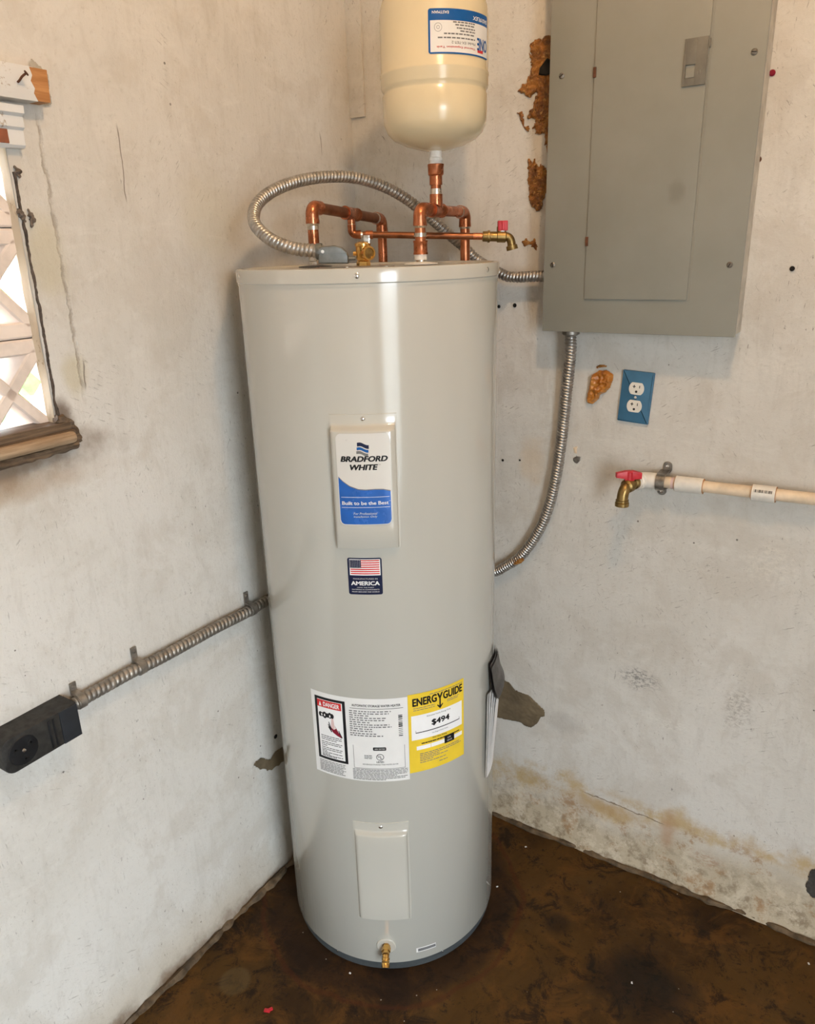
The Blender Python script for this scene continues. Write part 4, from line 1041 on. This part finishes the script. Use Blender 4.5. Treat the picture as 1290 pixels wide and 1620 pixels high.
for hx, hy in ((946, 114), (931, 382)):
    P = on(hx, hy, 1, PY-.006); obj('hinge', box(xd0-.002, xd0+.004, PY-.0085, PY-.002, P.z-.009, P.z+.009, .001), 'rust', dr, label='small rusty hinge tab')
lA, lB = on(1086, 62, 1, PY-.008), on(1124, 132, 1, PY-.008)
lx0, lx1, lz0, lz1 = lA.x-.001, min(lB.x+.004, xd1-.001), lB.z, lA.z
def P2(x, y): return on(x, y, 1, PY-.0095)
a, b = P2(1088, 103), P2(1104, 122)
hx0, hx1 = lx0+.004, lx0+.021                # a real opening in the latch plate
lt = obj('latch', join([box(lx0, hx0, PY-.0095, PY-.005, lz0, lz1, .0006), box(hx1, lx1, PY-.0095, PY-.005, lz0, lz1, .0006), box(hx0-.0008, hx1+.0008, PY-.0095, PY-.005, a.z, lz1, .0006), box(hx0-.0008, hx1+.0008, PY-.0095, PY-.005, lz0, b.z, .0006)]), 'panel_dark', dr, label='darker grey latch plate with a slide opening')
obj('latch_slide', box(lx0+.0050, lx0+.0205, PY-.0078, PY-.006, b.z+.001, a.z-.006, .0006), 'panel', bp)
for k in range(2): obj('latch_mark', join([xf(prism([(0, 0), (.0012, 0), (.0012, .008), (0, .008)], Matrix.Identity(4), 0, .0003), Matrix(((1, 0, 0, lx0+.026+k*.004), (0, 0, -1, PY-.0093), (0, 1, 0, b.z+.004), (0, 0, 0, 1))))]), 'panel', bp, sh=0)
obj('catch_dark_box', box(xd1+.0006, xd1+.0022, PY-.0072, PY-.002, lz1-.018, lz1-.004), 'steel_dark', bp)  # dark raised box stands in for the shaded slot opening beside the door
ps_me = sharp(geo(*join([lathe([(0, .0030), (.0035, .0028), (.0055, .0012), (.0058, 0)], seg=16)]))); ps_me.materials.append(M['steel_dark'])
sl_me = geo(*box(-.0042, .0042, -.0007, .0007, .0026, .0033)); sl_me.materials.append(M['hole'])
for k, (sx, sy) in enumerate(((889, 120), (875, 419), (1194, 82), (1155, 419))):
    P = on(sx, sy, 1, PY-.002)
    b = bpy.data.objects.new('cover_screw', ps_me); Wm = frame((P.x, PY-.002, P.z), (0, -1, 0)); reg(b, bp, Wm)
    s = bpy.data.objects.new('slot', sl_me); reg(s, b, Wm @ Matrix.Rotation(radians(35+70*k), 4, 'Z'))

# red and dark plugs left in the wall
for x, y, mt, lab in ((1222, 115, 'print_dark_red', 'dark red wall plug high beside the grey breaker panel'), (1200, 252, 'rust', 'rusty wall plug touching the edge of the grey breaker panel')):
    P = on(x, y, 1, -.004)
    o = obj('wall_plug', lathe([(0, .0035), (.0035, .0035), (.0055, .0015), (.0058, -.002), (0, -.002)], (P.x, -.0015, P.z), (0, -1, 0), 14), mt)
    tag(o, lab, 'wall plug')

# ================================================================ CONDUIT, PANEL TO RECEPTACLE
zc_ = .797
c2 = thing('flexible_conduit', 'long grey flexible metal conduit from panel underside round to the black receptacle', 'conduit', (.60, -.03, .79))
xb0 = on(905, 530, 1, -.032)
pts = [Vector((xb0.x, -.038, ZP0+.001)), Vector((xb0.x, -.038, ZP0-.015))]+[on(x, y, 1, yy) for x, y, yy in ((903, 560, -.034), (898, 610, -.026), (893, 660, -.020), (887, 710, -.0185), (879, 760, -.0185), (866, 810, -.0185), (848, 848, -.0185), (824, 880, -.0185), (800, 896, -.0185))]
pts += [Vector((.40, -.0185, .782)), Vector((.30, -.0185, .778)), Vector((.16, -.0185, .780)), Vector((.075, -.026, .784)), Vector((.032, -.060, .788)), Vector((.0185, -.14, .790)), Vector((.0185, -.30, .793)), Vector((.0185, -.46, .796))]
pr_ = on(300, 1014, 0, .0185)
for x, y in ((388, 970), (340, 994), (300, 1016), (250, 1043), (210, 1062), (170, 1084), (136, 1103)):
    P = on(x, y, 0, .0185); pts.append(Vector((.0185, P.y, P.z)))
pe_ = pts[-1]; pts.append(Vector((.0225, pe_.y-.028, pe_.z+.001)))
kj = 15                                       # the two lengths meet in a coupling behind the heater
g, path1 = corrugated(pts[:kj+1], .0132, .0070, .0030)
obj('conduit_tube', g, 'steel', c2, sh=0)
g, path2 = corrugated(pts[kj:], .0132, .0108, .0030)
obj('conduit_tube', g, 'steel_dirty', c2, sh=0)
dj = (pts[kj+1]-pts[kj-1]).normalized()
obj('conduit_coupling', lathe([(.012, -.022), (.0155, -.022), (.0155, .022), (.012, .022)], pts[kj], dj, 20), 'zinc', c2)
P = on(820, 889, 1, -.03)
obj('foam_smear', ragged_patch([(-.016, -.012), (.010, -.002), (.018, .012), (.008, .014), (-.012, .002)], frame((P.x, -.0305, P.z), (0, -1, 0), (0, 0, 1)), .001, .001, .002, 150), 'foam', c2, sh=0)
obj('locknut', lathe([(.014, 0), (.019, .001), (.019, .009), (.015, .012)], (xb0.x, -.038, ZP0+.001), (0, 0, -1), 16), 'steel_dark', c2)
P = on(897, 524, 1, -.04)

# one-hole straps along the left wall
def strap_left(px_x, px_y, tab, label):
    k = min(range(len(path2)), key=lambda i: (lambda P: abs(IMW/2+F*(P-CAM).dot(RT)/(P-CAM).dot(FW)-px_x)+abs(IMH/2-F*(P-CAM).dot(UP)/(P-CAM).dot(FW)-px_y))(path2[i]))
    c = path2[k]; y = c.y; z = c.z
    t = thing('conduit_strap', label, 'strap', (0, y, z), 'straps along the conduit under the window')
    pr = []
    Ro, Ri = .0148, .0130
    for s, R_ in ((1, Ro), (-1, Ri)):
        angs = [90-6*i*1.0 for i in range(0, 35)] if s == 1 else [90-6*i for i in range(34, -1, -1)]
        pr += [(c.x+R_*cos(radians(a)), z+R_*sin(radians(a))) for a in angs]
    Mx = Matrix(((1, 0, 0, 0), (0, 0, 1, y), (0, 1, 0, 0), (0, 0, 0, 1)))
    obj('band', prism(pr, Mx, -.007, .007), 'steel_dirty', t)
    obj('tab', join([prism([(.003, z+.010), (c.x+.002, z+Ri), (c.x+.002, z+Ro), (.006, z+.018), (.006, z+tab-.006), (.006, z+tab), (.003, z+tab)], Mx, -.0065, .0065)]), 'steel_dirty', t)
    obj('screw', lathe([(0, .003), (.003, .0028), (.0042, 0)], (.006, y, z+tab-.009), (1, 0, 0), 12), 'steel_dark', t)
strap_left(222, 1050, .042, 'grey strap on the ribbed conduit midway between black receptacle box and water heater')
strap_left(398, 958, .042, 'grey strap on the ribbed conduit close beside the water heater')
strap_left(127, 1105, .034, 'grey strap on the ribbed conduit right against the black receptacle box')

# ================================================================ BLACK RECEPTACLE BOX
XF = .052
fT, fB = on(121, 1111, 0, XF), on(130, 1161, 0, XF)
y1 = (fT.y+fB.y)/2; z1 = fT.z; z0 = fB.z
fl0 = on(6, 1190, 0, XF)
y0 = fl0.y-.004
rb = thing('range_receptacle', 'black plastic receptacle box on the white wall at the end of ribbed conduit', 'outlet', (0, (y0+y1)/2, z0))
MxL = Matrix(((0, 0, 1, 0), (1, 0, 0, 0), (0, 1, 0, 0), (0, 0, 0, 1)))
wY, hZ = y1-y0, z1-z0
oln = [(y1, z0), (y1, z1)]+[(y0+.018+.018*cos(radians(a)), z1-.018+.018*sin(radians(a))) for a in range(90, 181, 15)]+[(y0+.018+.018*cos(radians(a)), z0+.018+.018*sin(radians(a))) for a in range(180, 271, 15)]
obj('box_body', prism(list(reversed(oln)), MxL, .0005, XF, .003, 2), 'black_dust', rb)
ycv = on(92, 1127, 0, XF).y
obj('blank_cover', box(XF-.001, XF+.0022, ycv, y1-.001, z0+.001, z1-.001, .001), 'black_flat', rb, label='flat dark grey end cover')
yc = on(36, 1180, 0, XF).y; zc2 = (z0+z1)/2
fc = obj('socket_face', lathe([(0, .0015), (.026, .0015), (.027, .0), (.0275, -.001)], (XF, yc, zc2), (1, 0, 0), 32), 'black', rb)
for ang in (0, 120, 240):
    a = radians(ang+30)
    obj('socket_slot', xf(join([box(.010, .018, -.0016, .0016, .0012, .0019), box(.015, .018, -.0016, .006, .0012, .0019)]), frame((XF, yc, zc2), (1, 0, 0)) @ Matrix.Rotation(a, 4, 'Z')), 'hole', fc)
obj('centre_screw', lathe([(0, .0035), (.0028, .003), (.0038, .0012)], (XF, yc, zc2), (1, 0, 0), 12), 'chrome', fc)
for yy in (ycv-.012, ycv-.021): obj('rib', box(XF-.001, XF+.0015, yy-.002, yy+.002, z0+.006, z1-.006, .0008), 'black', rb)

# ================================================================ WALL OUTLET
oc_ = [on(x, y, 1, -.004) for x, y in ((987, 586), (1036, 588.5), (1026, 670.5), (977, 667))]
octr = sum(oc_, Vector())/4; tilt = -atan2(oc_[0].x-oc_[3].x, oc_[0].z-oc_[3].z)
OM = Matrix.Translation((octr.x, 0, octr.z)) @ Matrix.Rotation(-tilt, 4, 'Y') @ Matrix(((1, 0, 0, 0), (0, 0, -1, 0), (0, 1, 0, 0), (0, 0, 0, 1)))
ot = thing('wall_outlet', 'duplex wall outlet with white sockets in a blue painted plate', 'outlet', (octr.x, -.001, octr.z))
obj('cover_plate', prism(rrect(.0695, .1145, .002, 3), OM, .0005, .0065, .0035, 2), 'blue', ot, label='blue painted plate')
for k, cy in enumerate((.0195, -.0195)):
    ol = [(.0165*cos(radians(a))*1.02, max(-.0133, min(.0133, .0172*sin(radians(a))))) for a in range(0, 360, 10)]
    rc = obj('socket', prism([(x, y+cy) for x, y in ol], OM, .004, .0078, .0008, 1), 'ivory', ot)
    sl = [box(-.0085, -.0020, cy+.0045-.0008, cy+.0045+.0008, .0074, .0081), box(-.0052-.0009, -.0052+.0009, cy+.0010, cy+.0078, .0074, .0081), box(.0060, .0076, cy+.0015, cy+.0075, .0074, .0081)]
    sl.append(xf(lathe([(0, .0081), (.0027, .0081), (.0027, .0074)], (0.0005, cy-.0065, 0), (0, 0, 1), 12), Matrix.Identity(4)))
    obj('slots', xf(join(sl), OM), 'hole', rc)  # raised near-black boxes stand in for the shade inside the slot openings
obj('plate_screw', xf(lathe([(0, .0085), (.002, .0082), (.003, .0064)], (0, 0, 0), (0, 0, 1), 12), OM), 'ivory', ot)

# ================================================================ WATER LINE WITH HOSE TAP
YL = -.030
pA, pB = on(1030, 760, 1, YL), on(1290, 790, 1, YL)
dl = (pB-pA).normalized()
def line_at(px):
    P = on(px, 760+(px-1030)*30/260, 1, YL); return pA+dl*((P-pA).dot(dl))
end = pA+dl*1.30; end.x = min(end.x, 2.0)
wlne = thing('plastic_water_line', 'cream plastic water pipe with white couplings running along the wall', 'pipe', (pA.x, YL, pA.z))
fitx = line_at(1012)
obj('pipe', tube([fitx+dl*.012, end], .0125, 20), 'pvc', wlne)
eb = line_at(1017)
od2 = Vector((-.30, -.95, 0)).normalized()
def fitting_path():
    a = line_at(1046); return [a, a.lerp(eb, .5), eb+dl*.012, eb+dl*.004+od2*.003, eb-dl*.001+od2*.010, eb+od2*.020]
fp = fitting_path()
obj('elbow', tube(catmull(fp, .003), .0175, 22), 'pvc_white', wlne)
obj('elbow_collar', lathe([(.015, 0), (.0200, .001), (.0200, .008), (.0185, .009), (.0185, .013), (.015, .014)], eb+od2*.014, od2, 24), 'pvc_white', wlne)
c_a, c_b = line_at(1070), line_at(1113)
sleeve_part(wlne, 'coupling', c_a, c_b, .0172, 'pvc_white', False)
c_a2, c_b2 = line_at(1191), line_at(1228)
sleeve_part(wlne, 'coupling', c_a2, c_b2, .0172, 'pvc_white', False)
for ca_ in (c_a, c_b, c_a2, c_b2): obj('glue_bead', lathe([(.0122, -.0012), (.0165, -.0012), (.0165, .0012), (.0122, .0012)], ca_, dl, 22), simple('amber_glue', (.40, .19, .07), .4, 0, .2, 60), wlne)
# printed marking on the second coupling
bars_ = []
rn = random.Random(3); s = .004
vdir = Vector((0, -.72, .69)).normalized(); 
while s < (c_b2-c_a2).length-.006:
    wd_ = rn.choice((.0006, .0010, .0016)); base = c_a2+dl*s
    for_ = []
    for k, (aa) in enumerate((18, 28, 38)):
        d_ = Vector((0, -cos(radians(aa)), sin(radians(aa)))); for_.append((base+d_*.01735, base+dl*wd_+d_*.01735))
    V = [p for q in for_ for p in q]; bars_.append((V, [(0, 1, 3, 2), (2, 3, 5, 4)])); s += wd_+rn.choice((.0006, .001, .0014))
obj('marking', join(bars_), 'ink', wlne, sh=0)
obj('red_mark', lathe([(.0127, 0), (.0129, .0002), (.0129, .006), (.0127, .0062)], line_at(1063), dl, 20), 'print_pink', wlne)
# two-hole strap
sx_ = line_at(1047)
stp = thing('pipe_strap', 'dark grey two screw strap holding the cream pipe to the wall', 'strap', (sx_.x, -.002, sx_.z))
prf = []
for s, R_ in ((1, .0200), (-1, .0172)):
    angs = list(range(90, 271, 10)) if s == 1 else list(range(270, 89, -10))
    arc = [(YL+R_*cos(radians(a)), sx_.z+R_*sin(radians(a))) for a in angs]
    prf += ([(-.001, sx_.z+.0200), ]+arc+[(-.001, sx_.z-.0200)]) if s == 1 else ([(-.001, sx_.z-.0172)]+arc+[(-.001, sx_.z+.0172)])
MxX = Matrix(((0, 0, 1, sx_.x), (1, 0, 0, 0), (0, 1, 0, 0), (0, 0, 0, 1)))
obj('band', prism(prf, MxX, -.0095, .0095), 'steel_dark', stp)
for sg, dx in ((1, .004), (-1, -.004)):
    zc3 = sx_.z+sg*.029
    obj('tab', prism(rrect(.019, .026, .009, 5), Matrix(((1, 0, 0, sx_.x+dx), (0, 0, -1, 0), (0, 1, 0, zc3-sg*.003), (0, 0, 0, 1))), .0008, .004, .0006, 1), 'steel_dark', stp)
    obj('screw', lathe([(0, .0035), (.0035, .003), (.005, 0)], (sx_.x+dx, -.004, zc3), (0, -1, 0), 12), 'chrome', stp)
# brass tap with red handle
t0 = eb+od2*.024
hs = thing('hose_tap', 'brass hose tap with red lever handle at the end of cream pipe', 'tap', t0)
d1 = (od2+Vector((0, 0, -.10))).normalized()
obj('tap_body', join([lathe([(.0135, 0), (.0150, .001), (.0150, .012), (.0125, .014), (.0125, .020), (.0155, .022), (.0155, .036), (.0120, .040), (0, .041)], t0, d1, 22),
      lathe([(.006, 0), (.006, .024)], t0+d1*.028, (0, 0, 1), 12)]), 'brass', hs)
n0 = t0+d1*.034
nd_ = (d1*.45+Vector((0, 0, -1))).normalized()
nz_ = [n0-d1*.006, n0+d1*.006+Vector((0, 0, -.003)), n0+d1*.012+Vector((0, 0, -.012)), n0+d1*.014+Vector((0, 0, -.020)), n0+d1*.0145+Vector((0, 0, -.026))]
obj('spout', join([tube(catmull(nz_, .002), lambda i, a: .0122, 18), lathe([(.010, -.002), (.0140, -.001), (.0140, .003), (.0130, .004), (.0152, .0055), (.0152, .013), (.0105, .013), (.0100, .006), (0, .006)], nz_[-1]-Vector((0, 0, .001)), (0, 0, -1), 22)]), 'brass', hs)
hz_ = t0+d1*.028+Vector((0, 0, .0175))
hl = frame(hz_, (0, 0, 1), Vector((0, 1, 0)))
# local x of the handle runs along the picture's left-right, i.e. roughly along VR
HM = Matrix(((VR.x, -VR.y, 0, hz_.x), (VR.y, VR.x, 0, hz_.y), (0, 0, 1, hz_.z), (0, 0, 0, 1)))
hpz = [(-.029, .002), (-.029, .012), (-.020, .014), (-.009, .016), (.009, .016), (.020, .013), (.0265, .011), (.0265, -.002), (.011, -.003), (.009, -.006), (-.009, -.006), (-.011, -.001)]
obj('handle', xf(prism(hpz, Matrix(((1, 0, 0, 0), (0, 0, -1, 0), (0, 1, 0, 0), (0, 0, 0, 1))), -.006, .006, .0015, 2), HM), 'red', hs, label='red plastic lever handle')
obj('handle_hub', lathe([(.0085, -.006), (.0085, .014), (.006, .0165), (0, .017)], hz_, (0, 0, 1), 18), 'red', hs)

# ================================================================ EXPANDING FOAM
def foam(polys, label, height, jag, nscale=90, hole=0., step=.0013):
    Mx = Matrix(((1, 0, 0, 0), (0, 0, -1, -.0015), (0, 1, 0, 0), (0, 0, 0, 1))); parts = []
    for k, px in enumerate(polys):
        poly = [(lambda P: (P.x, P.z))(on(x, y, 1, -.003)) for x, y in px]
        parts.append(ragged_patch(poly, Mx, step, height, jag, nscale, hole, k*3.1+len(label)))
    g = join(parts); o = obj('foam_patch', g, 'foam', None, sh=0); tag(o, label, 'foam'); return o
foam([[(886, 52), (846, 62), (839, 75), (841, 100), (838, 116), (833, 128), (817, 145), (830, 149), (838, 156), (848, 145), (849, 156), (841, 166), (838, 180), (835, 186), (845, 190), (844, 205), (853, 213), (862, 212), (864, 240), (868, 255), (886, 255)],
      [(822, 172), (826, 178), (829, 198), (838, 202), (836, 206), (828, 203), (823, 188), (820, 178)]], 'tall ragged patch of amber foam with a dark hole beside the breaker panel', .005, .0055, 120)
foam([[(836, 250), (842, 258), (846, 252), (851, 262), (859, 260), (866, 270), (866, 300), (859, 318), (858, 330), (850, 334), (844, 328), (838, 322), (836, 300), (835, 275)]], 'smaller block of amber foam just below the tall foam patch', .005, .0040, 140)
foam([[(824, 383), (832, 378), (838, 382), (846, 378), (850, 388), (849, 396), (844, 392), (838, 386), (830, 390)]], 'faint smear of amber foam beside the small red knob tap', .001, .0035, 170)
hp_ = on(864, 104, 1, -.008)
# dark knock-out gap in the tall foam
fo = bpy.data.objects['foam_patch']
obj('foam_gap', prism([(.006, .012), (-.010, -.004), (-.012, -.016), (.004, -.020), (.02, -.016), (.02, .004)], Matrix(((1, 0, 0, hp_.x-.004), (0, 0, -1, -.001), (0, 1, 0, hp_.z+.002), (0, 0, 0, 1))), .0, .0085, .002, 1), 'hole', fo)
# the egg-shaped blob beside the outlet
def blobfn():
    cx = on(949, 610, 1, -.01)
    poly = [(lambda P: (P.x, P.z))(on(x, y, 1, -.004)) for x, y in ((933, 607), (937, 594), (947, 586), (960, 586), (970, 592), (970, 601), (965, 614), (957, 621), (950, 624), (946, 633), (938, 639), (930, 638), (928, 630))]
    Mx = Matrix(((1, 0, 0, 0), (0, 0, -1, -.001), (0, 1, 0, 0), (0, 0, 0, 1)))
    V, Fq = ragged_patch(poly, Mx, .0012, .014, .0015, 60, 0, 2.2); return V, Fq
def amber_lump():
    t = NT('amber_resin'); a = t.ramp(t.noise(30, 4, .6), .3, .7)
    t.out(t.mix(a, (.36, .115, .012), (.60, .27, .055)), .28, 0, .5); t.bump(t.noise(60, 3), .3, .003); return t.m
o = obj('foam_blob', blobfn(), amber_lump(), None, sh=0); tag(o, 'smooth egg shaped lump of amber foam beside the blue outlet', 'foam')
o = obj('foam_sliver', wallpatch_back([(944, 580), (950, 577), (961, 578), (961, 581), (950, 582), (945, 583)], .003, .001, step=.001, seed=9), 'foam', None, sh=0); tag(o, 'thin orange foam sliver just above the egg shaped foam lump', 'foam')

# ================================================================ FLOOR BITS
P = on(425, 1600, 2, 0)
o = obj('red_scrap', xf(join([box(-.010, .004, -.004, .004, 0, .004, .0015), xf(box(-.002, .010, -.003, .003, .0, .0055, .0015), Matrix.Rotation(.7, 4, 'Z'))]), Matrix.Translation((P.x, P.y, 0)) @ Matrix.Rotation(.4, 4, 'Z')), 'red'); tag(o, 'tiny bright red plastic scrap lying on the brown floor', 'debris')
for k, (x, y) in enumerate(((554, 1540), (787, 1403), (1280, 1525), (1152, 1437), (832, 1340), (1000, 1555))):
    P = on(x, y, 2, 0); s = .0026
    rn = random.Random(k); V, Fq = box(-s, s, -s*.6, s*.6, 0, s*.8, s*.2, 1)
    V = [v+Vector((rn.uniform(-1, 1), rn.uniform(-1, 1), 0))*s*.25 for v in V]
    o = obj('plaster_crumb', xf((V, Fq), Matrix.Translation((P.x, P.y, 0)) @ Matrix.Rotation(k, 4, 'Z')), 'sticker_white', None, sh=0)
    tag(o, 'tiny white plaster crumb on the brown floor', 'debris', 'white crumbs on the floor')

# ================================================================ CEILING LAMP, OUTSIDE
cl = thing('ceiling_lamp_offscreen', 'bare warm bulb in a white ceiling holder', 'lamp', LAMP_POS+Vector((0, 0, ROOM_Z-LAMP_POS.z)))
obj('holder', lathe([(.055, 0), (.055, -.012), (.030, -.030), (.022, -.050), (.022, -(ROOM_Z-LAMP_POS.z)+.045), (0, -(ROOM_Z-LAMP_POS.z)+.045)], LAMP_POS+Vector((0, 0, ROOM_Z-LAMP_POS.z)), seg=24), 'ivory', cl)
obj('bulb_offscreen', lathe([(0, -.042)]+[(.042*sin(radians(a)), -.042*cos(radians(a))) for a in range(12, 150, 12)]+[(.018, .045), (.018, .055)], LAMP_POS, seg=28), 'bulb', cl)
def hedge(x, y, rx, ry, rz, seed, label):
    bm = bmesh.new(); bmesh.ops.create_icosphere(bm, subdivisions=4, radius=1)
    for v in bm.verts:
        n = v.co.normalized(); q = noise.fractal(n*2.5+Vector((seed, 0, 0)), 1, 2, 5)
        v.co = Vector((x+n.x*rx*(1+.3*q), y+n.y*ry*(1+.3*q), rz-.12+n.z*rz*(1+.25*q)))
    me = bpy.data.meshes.new('m'); bm.to_mesh(me); bm.free()
    o = obj('garden_bush', me, 'leaf', None, sh=0); tag(o, label, 'bush'); return o
hedge(-2.7, 1.05, .6, .68, .86, 1., 'green garden bush seen through the block window')
